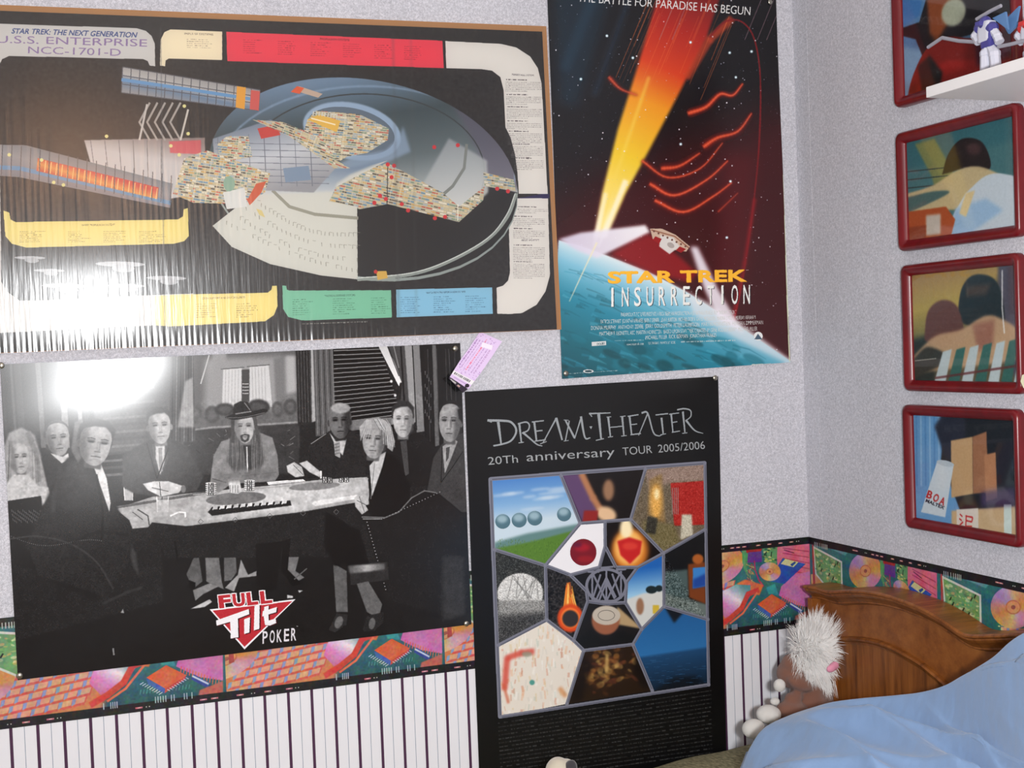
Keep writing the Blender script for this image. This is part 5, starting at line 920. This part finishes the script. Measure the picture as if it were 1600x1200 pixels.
# curled ticket
m = printmat('ticket_ink', art_ticket(), .4, .4)
rows = [((750, 518), (784.5, 533.5), .0045, 0), ((735, 541), (768, 558.5), .006, .3), ((719, 563), (751, 583), .008, .58), ((709, 579), (741, 596), .0125, .78), ((703.5, 588), (733.5, 606), .018, .9), ((701.3, 591), (727, 611), .0245, .955), ((702, 592), (723, 614), .0285, 1.)]
vs, uv = [], []
for back in (0, .0003):
    for (l_, r_, d_, v_) in rows:
        for k in range(5): u = k / 4; p = at(l_[0] * (1 - u) + r_[0] * u, l_[1] * (1 - u) + r_[1] * u, 'y', -d_); vs.append(p + np.array([0, back, 0])); uv.append((u, 1 - v_))
n_ = len(rows) * 5; fs = [(j * 5 + i, j * 5 + i + 5, j * 5 + i + 6, j * 5 + i + 1) for j in range(len(rows) - 1) for i in range(4)]
fs += [tuple(n_ + q for q in reversed(f)) for f in fs]
tk = mesh('concert_ticket', vs, fs, m.m, None, True, uv=uv); tag(tk, 'curling lilac ticket stub with a barcode, stuck between the posters', 'ticket')
# ------------------------------------------------------------------ red picture frames on the right wall
red = Mat('red_lacquered_wood', (118, 14, 24), .30, spec=.5); red.base(red.ramp(red.noise(40, 3, red.coord((1, 1, .3))), [(.3, (94, 10, 18)), (.7, (114, 13, 22))])); red = red.m
gm = bpy.data.materials.new('frame_glass'); gm.use_nodes = True; t = gm.node_tree; t.nodes.clear(); out = t.nodes.new('ShaderNodeOutputMaterial'); mx = t.nodes.new('ShaderNodeMixShader'); tr = t.nodes.new('ShaderNodeBsdfTransparent'); gl = t.nodes.new('ShaderNodeBsdfGlossy'); fr = t.nodes.new('ShaderNodeFresnel'); gl.inputs['Roughness'].default_value = .04
ge = t.nodes.new('ShaderNodeNewGeometry'); inv = t.nodes.new('ShaderNodeMath'); inv.operation = 'SUBTRACT'; inv.inputs[0].default_value = 1; ml = t.nodes.new('ShaderNodeMath'); ml.operation = 'MULTIPLY'
for a_, b_ in ((ge.outputs['Backfacing'], inv.inputs[1]), (inv.outputs[0], ml.inputs[1]), (fr.outputs[0], ml.inputs[0]), (ml.outputs[0], mx.inputs[0]), (tr.outputs[0], mx.inputs[1]), (gl.outputs[0], mx.inputs[2]), (mx.outputs[0], out.inputs[0])): t.links.new(a_, b_)
def rrect(y0, y1, z0, z1, r_, n=6):
    P = []
    for cx, cz, a0 in ((y1 - r_, z1 - r_, 0), (y0 + r_, z1 - r_, 90), (y0 + r_, z0 + r_, 180), (y1 - r_, z0 + r_, 270)):
        for k in range(n + 1): a = math.radians(a0 + 90 * k / n); P.append((cx + r_ * math.cos(a), cz + r_ * math.sin(a)))
    return P
FOUT = [[(1387, -40), (1583, -84), (1587, 122), (1397, 162)], [(1396, 204), (1588, 164), (1592, 370), (1402, 393)], [(1405, 413), (1591, 396), (1594, 618), (1410, 610)], [(1407, 634), (1590, 638), (1593, 856), (1413, 826)]]
FL = ['red picture frame highest on the wall, partly hidden by the white shelf', 'red picture frame just below the white shelf, teal and pale blue picture', 'red picture frame second from the bottom, yellow dusk above green and white shapes', 'lowest red picture frame, blue stripes and a white can with red letters']
for i in range(4):
    FD = .020; q = np.array([at(x, y, 'x', -FD) for x, y in FOUT[i]]); y1 = (q[0][1] + q[3][1]) / 2; y0 = (q[1][1] + q[2][1]) / 2; z1 = (q[0][2] + q[1][2]) / 2; z0 = (q[2][2] + q[3][2]) / 2
    if i == 0: z1 = z0 + .252
    root = empty('picture_frame', (0, (y0 + y1) / 2, z0), FL[i], 'picture frame', 'red framed pictures stacked on the right wall')
    prof = [(0, .0005, .016), (0, .013, .016), (.0015, .0175, .015), (.005, .020, .012), (.010, .0195, .010), (.016, .015, .006), (.021, .011, .003), (.0225, .0075, .002), (.0225, .004, .002)]
    vs, fs = [], []
    for ins, d_, rad in prof: vs += [(-d_, a, b) for a, b in rrect(y0 + ins, y1 - ins, z0 + ins, z1 - ins, rad)]
    n_ = 28
    for j in range(len(prof) - 1):
        for k in range(n_): fs.append((j * n_ + k, j * n_ + (k + 1) % n_, (j + 1) * n_ + (k + 1) % n_, (j + 1) * n_ + k))
    bm = bmesh.new(); vv = [bm.verts.new(v) for v in vs]; [bm.faces.new([vv[a] for a in f]) for f in fs]; frombm('frame_moulding', bm, red, root, True)
    I_ = .0215; m = printmat('framed_picture_ink', art_frame(i), .5, .2)
    c4 = [(y1 - I_, z1 - I_), (y0 + I_, z1 - I_), (y0 + I_, z0 + I_), (y1 - I_, z0 + I_)]
    sheet('picture', c4, m.m, root, 2, 2, .001, .0045, axis='x'); sheet('glass', c4, gm, root, 2, 2, .001, .0068, axis='x')
    q = []
# paper scrap at the edge of the third frame
q = [at(x, y, 'x', -.026) for x, y in ((1597, 586), (1612, 580), (1614, 612), (1599, 606), (1594.5, 596))]
bm = bmesh.new(); a_ = [bm.verts.new(v) for v in q]; b_ = [bm.verts.new(v + np.array([.0008, 0, 0])) for v in q]; bm.faces.new(a_); bm.faces.new(b_[::-1]); [bm.faces.new((a_[k], a_[(k + 1) % 5], b_[(k + 1) % 5], b_[k])) for k in range(5)]
tag(frombm('paper_tag', bm, Mat('cream_card', (236, 230, 196), .7).m), 'small cream paper tag at the right edge of the second lowest red frame', 'paper tag')
# ------------------------------------------------------------------ white shelf and the toys on it
white = Mat('white_laminate', (226, 222, 222), .45).m
SZ0, SZ1, SY = 2.018, 2.0365, -.789
bm = bmesh.new(); box(bm, (-.25, -1.75, SZ0), (-.0015, SY, SZ1), .0012); sh = frombm('shelf_board', bm, white)
rt = empty('wall_shelf', (-.12, -1.3, SZ0), 'white wall shelf at the upper right above the red frames', 'shelf'); sh.data.transform(Matrix.Translation(-rt.location)); sh.parent = rt
for y_ in (-1.15, -1.6): bm = bmesh.new(); box(bm, (-.2, y_ - .01, SZ0 - .012), (-.002, y_ + .01, SZ0), .001); box(bm, (-.014, y_ - .01, SZ0 - .15), (-.002, y_ + .01, SZ0), .001); frombm('bracket', bm, white, rt)
pw = Mat('white_toy_plastic', (196, 196, 208), .3).m; pv = Mat('indigo_toy_plastic', (66, 62, 132), .35).m; pg = Mat('grey_toy_plastic', (150, 148, 158), .4).m; pr = Mat('red_toy_plastic', (186, 44, 44), .35).m; pb = Mat('blue_toy_plastic', (86, 124, 170), .35).m
def tat(px, py, x_=-.19): return Vector(at(px, py, 'x', x_))
def toy(name, label, cx, x_, mats, long_rods=True):
    s_ = lambda a, b: tat(cx + a, b, x_)
    base = tat(cx, 101, x_); base.z = SZ1
    root = empty(name, base, label, 'toy', 'toy figures on the white shelf')
    A, B = mats; bw = .009
    def limb(nm, pts, rads, mt):
        bm = bmesh.new()
        for p, q_, r0, r1 in zip(pts[:-1], pts[1:], rads[:-1], rads[1:]): tube(bm, p, q_, r0, r1, 8)
        for p, r0 in zip(pts[1:-1], rads[1:-1]): ellipsoid(bm, p, (r0 * 1.15,) * 3, seg=8)
        return frombm(nm, bm, mt, root)
    z0 = SZ1
    hip = s_(6, 70); kL, kR = s_(0, 84), s_(14, 84); fL, fR = s_(-1, 96), s_(16, 94)
    for k_, f_, dx in ((kL, fL, .0), (kR, fR, .012)):
        f_.z = z0 + .008; o = limb('leg', [hip, k_, f_], [.007, .009, .009], A); bm = bmesh.new(); box(bm, (f_.x - .018, f_.y - .010, z0), (f_.x + .010, f_.y + .010, z0 + .012), .003); frombm('foot', bm, A, root)
    bm = bmesh.new(); c_ = s_(2, 52); box(bm, (c_.x - .010, c_.y - .014, c_.z - .016), (c_.x + .010, c_.y + .014, c_.z + .020), .005); frombm('torso', bm, A, root)
    bm = bmesh.new(); c_ = s_(5, 64); box(bm, (c_.x - .009, c_.y - .012, c_.z - .012), (c_.x + .009, c_.y + .012, c_.z + .014), .004); frombm('waist', bm, B, root)
    bm = bmesh.new(); c_ = s_(0, 38); ellipsoid(bm, c_, (.012, .011, .014), seg=12); box(bm, (c_.x - .018, c_.y - .006, c_.z - .004), (c_.x - .004, c_.y + .006, c_.z + .004), .002); frombm('head', bm, B, root)
    for a_, b_, e_ in (((-8, 44), (-16, 56), (-10, 66)), ((10, 44), (18, 56), (22, 66))): limb('arm', [s_(*a_), s_(*b_), s_(*e_)], [.008, .007, .008], A); bm = bmesh.new(); ellipsoid(bm, s_(*a_), (.011, .012, .011), seg=10); frombm('shoulder_pad', bm, B, root)
    return root, s_
root, s_ = toy('robot_toy', 'small white and indigo robot toy with long grey lances on the shelf', 1540, -.19, (pw, pv))
for pts, nm in (([(-10, 66), (-42, 64), (-68, 59), (-90, 74)], 'lance'), ([(20, 73), (40, 69), (75, 60)], 'lance'), ([(-14, 30), (8, 17), (24, 9)], 'lance')):
    bm = bmesh.new()
    for a_, b_ in zip(pts[:-1], pts[1:]): tube(bm, s_(*a_), s_(*b_), .0032, .0032, 8)
    frombm(nm, bm, pg, root)
for pts in (((12, 30), (34, 8), (28, 40)), ((10, 32), (40, 34), (22, 52)), ((6, 28), (26, 18), (30, 46))):
    bm = bmesh.new(); p3 = [s_(*p) + Vector((.012 + .006 * (pts[0][0] - 6), 0, 0)) * .5 for p in pts]; a_ = [bm.verts.new(p) for p in p3]; b_ = [bm.verts.new(p + Vector((.004, 0, 0))) for p in p3]; bm.faces.new(a_); bm.faces.new(b_[::-1]); [bm.faces.new((a_[k], a_[(k + 1) % 3], b_[(k + 1) % 3], b_[k])) for k in range(3)]; frombm('wing_fin', bm, pb, root)
toy('robot_toy', 'white and red robot toy cut off by the right edge of the photo', 1608, -.17, (pw, pr))
# ------------------------------------------------------------------ bed
BH = -.07
wd = Mat('oak_wood', (140, 82, 36), .36, spec=.45)
v = wd.coord((1, 9, .8)); n1 = wd.noise(7, 6, v, .65); wd.base(wd.ramp(n1, [(.3, (88, 46, 16)), (.5, (132, 76, 30)), (.72, (154, 94, 42))])); wd.bump(wd.noise(40, 4, wd.coord((1, 12, .6))), .12, .001)
burl = Mat('burl_veneer', (150, 90, 40), .34, spec=.45); burl.base(burl.ramp(burl.noise(16, 7, None, .7), [(.3, (104, 56, 22)), (.5, (138, 80, 33)), (.72, (160, 99, 46))]))
bed = empty('bed', (-1.0, -.56, 0), 'wooden bed with an arched moulded headboard against the right wall', 'bed')
hb = bpy.data.objects.new('headboard', None)
def yz(px, py, x_): p = at(px, py, 'x', x_); return (p[1], p[2])
TOPE = [(1257, 914), (1273, 916), (1288, 921), (1300, 922.5), (1316, 921.5), (1335, 921), (1360, 923), (1385, 928), (1410, 936), (1435, 946), (1460, 959), (1482, 973), (1498, 984), (1510, 989.5), (1525, 991), (1545, 990.5), (1565, 990), (1592, 989)]
top = [yz(x, y, BH) for x, y in TOPE]; yl = top[-1][0]; 
# mirror-free continuation of the right shoulder beyond the duvet
top += [(yl - .06, top[-1][1]), (yl - .14, top[-1][1] + .002)]
YR = top[-1][0]
def ribbon(name, line, prof, mat, parent):
    """sweep a moulding profile (drop along the outline normal, proud depth) along a y-z line"""
    L = smooth(line, 4); vs, fs = [], []
    for i, p in enumerate(L):
        d = (L[min(i + 1, len(L) - 1)] - L[max(i - 1, 0)]); d /= np.hypot(*d); nrm = np.array([-d[1], d[0]]); nrm = nrm if nrm[1] < 0 else -nrm
        for s_, x_ in prof: q_ = p + nrm * s_; vs.append((-x_, q_[0], q_[1]))
    n_ = len(prof)
    for i in range(len(L) - 1):
        for k in range(n_): fs.append((i * n_ + k, i * n_ + (k + 1) % n_, (i + 1) * n_ + (k + 1) % n_, (i + 1) * n_ + k))
    fs += [tuple(range(n_)), tuple(reversed(range((len(L) - 1) * n_, len(L) * n_)))]
    bm = bmesh.new(); vv = [bm.verts.new(v) for v in vs]; [bm.faces.new([vv[a] for a in f]) for f in fs]
    return frombm(name, bm, mat, parent)
# panel: slab behind the mouldings
def slab(name, outline, x0, x1, mat, parent):
    bm = bmesh.new(); V4 = [[bm.verts.new(p) for p in ((-x1, y, z), (-x1, y, b), (-x0, y, b), (-x0, y, z))] for y, z, b in outline]
    for p, q in zip(V4[:-1], V4[1:]): [bm.faces.new((p[k], p[(k + 1) % 4], q[(k + 1) % 4], q[k])) for k in range(4)]
    bm.faces.new(V4[0]); bm.faces.new(V4[-1][::-1]); return frombm(name, bm, mat, parent)
YLs = top[0][0]; lower_left = [(YLs - .004, .985), (YLs - .010, .960), (YLs - .040, .93), (YLs - .062, .88), (YLs - .066, .80), (YLs - .066, .30)]
top = [tuple(p) for p in smooth(top, 3)]; out_ = [(y, z - .012) for y, z in top]; ll = np.array(lower_left[::-1]); hbo = slab('headboard', [(y, z, float(np.interp(y, ll[:, 0], ll[:, 1])) if y > YLs - .066 else .30) for y, z in [(YLs, top[0][1] - .012), (YLs - .003, top[0][1] - .012)] + out_[1:]], .006, .040, burl.m, bed)
ribbon('top_moulding', top, [(0, .004), (0, .072), (.003, .0755), (.006, .0755), (.009, .070), (.012, .070), (.016, .0665), (.022, .058), (.028, .052), (.031, .052), (.034, .046), (.036, .0395), (.036, .004)], wd.m, hbo)
ARC = [(1300, 996), (1322, 994.5), (1345, 995.5), (1368, 999.5), (1392, 1008.5), (1416, 1021), (1440, 1035.5), (1462, 1053), (1480, 1069), (1500, 1088), (1512, 1110)]
arc = [yz(x, y, -.046) for x, y in ARC]; arc = [(arc[0][0] + .012, arc[0][1] - .001)] + arc
ribbon('arch_moulding', arc, [(0, .038), (.001, .048), (.004, .052), (.008, .050), (.013, .044), (.018, .042), (.019, .038)], wd.m, hbo)
inner = [(y, z - .016) for y, z in arc]; slab('inset_panel', [(y, z, .60) for y, z in [tuple(p) for p in smooth(inner, 4)]], .030, .0412, wd.m, hbo)
bm = bmesh.new(); box(bm, (-.064, YLs - .017, .93), (-.008, YLs - .0005, top[0][1] - .030), .002); frombm('corner_post', bm, wd.m, hbo)
bm = bmesh.new(); box(bm, (-.052, YLs - .078, .3), (-.036, YLs - .066, .90), .003); frombm('stile_edge', bm, wd.m, hbo)
bm = bmesh.new(); box(bm, (-1.98, -1.02, .28), (-.07, -.99, .42), .004); frombm('side_rail', bm, wd.m, bed)
for x_, y_ in ((-.09, -1.0), (-1.95, -1.0), (-.09, -.15), (-1.95, -.15)): bm = bmesh.new(); box(bm, (x_ - .03, y_ - .03, 0), (x_ + .03, y_ + .03, .30), .004); frombm('leg', bm, wd.m, bed)
bm = bmesh.new(); box(bm, (-1.97, -.99, .30), (-.085, -.10, .60), .05); frombm('mattress', bm, Mat('mattress_ticking', (214, 210, 200), .8).m, bed, True)
# bedspread
olive = Mat('olive_woven_cloth', (132, 126, 92), .9); a1 = olive.noise(1, 2, olive.coord((260, 60, 1))); olive.base(olive.ramp(a1, [(.35, (110, 104, 76)), (.5, (138, 132, 98)), (.68, (168, 158, 124))])); olive.bump(olive.noise(1, 2, olive.coord((60, 500, 1))), .3, .001)
bm = bmesh.new(); NX, NY = 90, 50; V_ = {}
for i in range(NX + 1):
    for j in range(NY + 1):
        x = -.10 - 1.86 * i / NX; s_ = j / NY
        edge = .02 * math.sin(3.1 * x) 
        y = -.022 - 1.02 * s_; d0 = s_ * 1.02
        z = .672 - .012 * math.exp(-(d0 / .02) ** 2) + .30 * .17 * (1 - math.exp(-d0 / .17)) * 1.05 + .006 * math.sin(4 * x + 5 * s_) * min(1, d0 * 4) - max(0, -x - .24) * .075 * max(0, 1 + (x + .24) * .4) + .0025 * math.sin(30 * x + 8 * s_)
        if s_ > .93: z -= (s_ - .93) * 3.5; y = -.022 - 1.02 * .93 - .03
        V_[i, j] = bm.verts.new((x, y, z))
[bm.faces.new((V_[i, j], V_[i, j + 1], V_[i + 1, j + 1], V_[i + 1, j])) for i in range(NX) for j in range(NY)]
o = frombm('bedspread', bm, olive.m, None, True); md = o.modifiers.new('thick', 'SOLIDIFY'); md.thickness = .02; md.offset = -1
tag(o, 'olive woven bedspread laid over the mattress beside the striped wall', 'bedspread')
# duvet
blue = Mat('light_blue_cotton', (124, 152, 190), .85, sheen=.3); blue.bump(blue.noise(1, 3, blue.coord((6, 13, 9))), .6, .014)
RG = [(1150, 1215, -.42), (1160, 1196, -.42), (1172, 1168, -.43), (1192, 1140, -.44), (1228, 1121, -.46), (1268, 1107, -.49), (1300, 1098, -.52), (1345, 1092, -.56), (1400, 1087, -.63), (1440, 1082, -.69), (1475, 1072, -.75), (1502, 1057, -.80), (1530, 1041, -.86), (1554, 1025, -.905), (1578, 1003, -.95), (1604, 987, -.99), (1650, 968, -1.05), (1700, 960, -1.11), (1760, 965, -1.17), (1820, 1000, -1.21)]
rp = smooth([at(x, y, 'y', d) for x, y, d in RG], 6)
def lerp_list(L, t): t = t * (len(L) - 1); i = min(int(t), len(L) - 2); f = t - i; return L[i] * (1 - f) + L[i + 1] * f
bm = bmesh.new(); NT, NS = 200, 110; V_ = {}; fwd = np.array([-.30, -.954, 0]); r = random.Random(8)
def fold(a, b):
    f = 0
    for k, (ang, fr_, am, p_) in enumerate(((.50, 4.6, .024, .3), (.74, 8.2, .017, 1.9), (.30, 13, .009, 4.0), (.98, 6.6, .013, 2.2))):
        q_ = (a * math.cos(ang) * 2.2 - b * math.sin(ang)) * fr_ + p_ + 1.1 * math.sin(b * 3 + a * 4 + k); f += am * ((1 - abs(math.sin(q_))) ** 1.6 * 2 - .8)
    return f
for i in range(NT + 1):
    t_ = i / NT; R0 = lerp_list(rp, t_)
    for j in range(NS + 1):
        s_ = j / NS
        if s_ < .22:      # far side, falling behind the ridge
            q_ = (.22 - s_) / .22; p = R0 + np.array([.62, .78, 0]) * (.15 * (1 - .6 * t_)) * q_ ; h = (R0[2] - .755) * (1 - math.cos(q_ * math.pi / 2)) if q_ else 0; p = p - np.array([0, 0, h]); f = 0
        else:
            q_ = (s_ - .22) / .78; L_ = .62; p = R0 + fwd * L_ * q_; drop = (R0[2] - .755) * (.22 * q_ + .78 * q_ ** 2.2); p = p - np.array([0, 0, drop]); f = fold(t_, q_) * min(1, q_ * 7) + .012 * math.sin(q_ * 4 + t_ * 5) * min(1, q_ * 3)
        p = p + np.array([-.1, -.35, .93]) * f; e_ = p[0] + .115; p[0] = p[0] if e_ < 0 else -.115 + .017 * (1 - math.exp(-e_ / .017))
        V_[i, j] = bm.verts.new(tuple(p))
[bm.faces.new((V_[i, j], V_[i, j + 1], V_[i + 1, j + 1], V_[i + 1, j])) for i in range(NT) for j in range(NS)]
o = frombm('duvet', bm, blue.m, None, True); md = o.modifiers.new('thick', 'SOLIDIFY'); md.thickness = .006; md.offset = -1
tag(o, 'rumpled light blue duvet heaped on the bed in front of the headboard', 'duvet')
# ------------------------------------------------------------------ plush toys
brown = Mat('brown_plush', (128, 86, 70), .95, sheen=.25); brown.bump(brown.noise(500, 3), .5, .002); cream = Mat('white_plush', (226, 222, 216), .95, sheen=.5); cream.bump(cream.noise(420, 3), .6, .002)
pink = Mat('pink_felt', (226, 150, 176), .9).m
PL = empty('plush_toy', (-.15, -.17, .68), 'brown plush animal with a white shaggy mane and white paws by the headboard', 'plush toy')
def pt(px, py, y_=-.17): return Vector(at(px, py, 'y', y_))
def blob(name, lst, mat, parent, rem=.004):
    bm = bmesh.new()
    for (px, py, y_, rx, ry, rz, rot) in lst: ellipsoid(bm, pt(px, py, y_), (rx, ry, rz), Matrix.Rotation(math.radians(rot), 3, 'Y'), seg=24)
    o = frombm(name, bm, mat, parent); md = o.modifiers.new('fuse', 'REMESH'); md.mode = 'VOXEL'; md.voxel_size = rem; md.use_smooth_shade = True; md = o.modifiers.new('soft', 'SMOOTH'); md.iterations = 6; md.factor = .6; return o
blob('body', [(1243, 1040, -.17, .034, .03, .026, 30), (1238, 1052, -.16, .036, .034, .034, 0), (1262, 1085, -.16, .040, .038, .038, 0), (1268, 1110, -.17, .046, .04, .04, 0), (1238, 1110, -.19, .040, .026, .021, 12), (1222, 1138, -.2, .036, .026, .018, 16), (1250, 1068, -.19, .034, .020, .016, 25), (1240, 1090, -.185, .022, .017, .013, 0), (1258, 1040, -.15, .036, .036, .036, 0), (1282, 1095, -.15, .03, .03, .05, 0)], brown.m, PL)
for (px, py, y_, rx, ry, rz, rot) in ((1201, 1116, -.205, .0285, .024, .0205, 8), (1178, 1139, -.215, .0265, .024, .0215, 5)): blob('foot', [(px, py, y_, rx, ry, rz, rot), (px + 3, py + 1, y_ - .006, rx * .7, ry * .9, rz * .8, rot)], cream.m, PL, .0025)
for (px, py, y_, rx, rz) in ((1218, 1071, -.205, .0135, .0145), (1211, 1096, -.19, .011, .009)): blob('paw', [(px, py, y_, rx, rx, rz, 0)], cream.m, PL, .002)
hd = blob('head', [(1276, 1022, -.165, .028, .03, .034, 0), (1274, 1000, -.16, .022, .024, .026, 0)], cream.m, PL, .003)
blob('ear', [(1299, 1044, -.212, .013, .007, .009, -20), (1303, 1041, -.208, .013, .008, .010, -20)], pink, PL, .002)
# shaggy mane of tapered strands
vs, fs = [], []; r = random.Random(21)
def strand(p, d, L_, w_, droop):
    p, d = Vector(p), Vector(d).normalized(); side = d.cross(Vector((.33, .94, 0))).normalized() * w_; b0 = len(vs); nn = 5
    for k in range(nn):
        t_ = k / (nn - 1); q_ = p + d * L_ * t_ + Vector((0, 0, -droop * t_ * t_)) + side * math.sin(t_ * 3 + p.x * 300) * 1.2; ww = (1 - t_) ** .8 + .05
        vs.append(q_ - side * ww); vs.append(q_ + side * ww)
        if k: a_ = b0 + 2 * k - 2; fs.append((a_, a_ + 1, a_ + 3, a_ + 2))
cen = pt(1268, 1018, -.165)
for k in range(5200):
    px, py = r.gauss(1271, 15), r.gauss(1014, 20)
    px += max(0, py - 1030) * .35
    y_ = -.165 - .03 * r.random() - .008
    if (px - 1272) ** 2 / 36 ** 2 + (py - 1014) ** 2 / 44 ** 2 > 1: continue
    if py > 1024 + (px - 1233) * 1.05: continue
    p = pt(px, py, y_)
    ck = random.Random(int(px / 6) * 91 + int(py / 9)); gx = (px - 1272) / 40; zz = float(np.interp(py, [990, 1055], [1.1, -.9]))
    d = Vector((gx * .8 + ck.gauss(0, .22) + r.gauss(0, .08), r.uniform(-.6, .0), zz + ck.gauss(0, .25) + r.gauss(0, .08)))
    strand(p, d, r.uniform(.022, .040) * (1.2 if py < 1000 else .72), r.uniform(.00035, .0008), .010 if py > 1010 else .003)
for k in range(1300):
    px, py = r.gauss(1270, 12), r.gauss(1020, 17); gx = (px - 1270) / 30; gz = (1018 - py) / 36
    if py > 1022 + (px - 1233) * 1.0: continue
    strand(pt(px, py, -.19 - .012 * r.random()), (gx + r.gauss(0, .5), -.7, gz + r.gauss(0, .5)), r.uniform(.016, .028), r.uniform(.0004, .0008), .006)
for k in range(170):   # beard-like fringe hanging down the right side
    t_ = r.random(); p = pt(1286 + r.gauss(0, 6) + 4 * t_, 1052 + t_ * 20, -.175 - .015 * r.random()); strand(p, (.12 + r.gauss(0, .18), -.1, -1), r.uniform(.02, .034), .0006, .004)
furm = Mat('white_long_fur', (240, 238, 236), .6, sheen=.3)
o = mesh('mane', vs, fs, furm.m, PL); tag(o, 'long shaggy white fur', kind='stuff')
# second plush, only its head shows at the bottom edge
P2 = empty('plush_toy', (-.72, -.20, .66), 'cream plush head with a dark patch, just showing at the bottom edge', 'plush toy')
blob('head', [(872, 1206, -.22, .026, .03, .030, 10), (884, 1204, -.22, .022, .028, .024, 30)], Mat('cream_plush', (206, 196, 176), .95, sheen=.5).m, P2, .003)
blob('dark_patch', [(890, 1203, -.238, .015, .014, .021, 25)], Mat('charcoal_plush', (60, 56, 60), .95, sheen=.5).m, P2, .002)
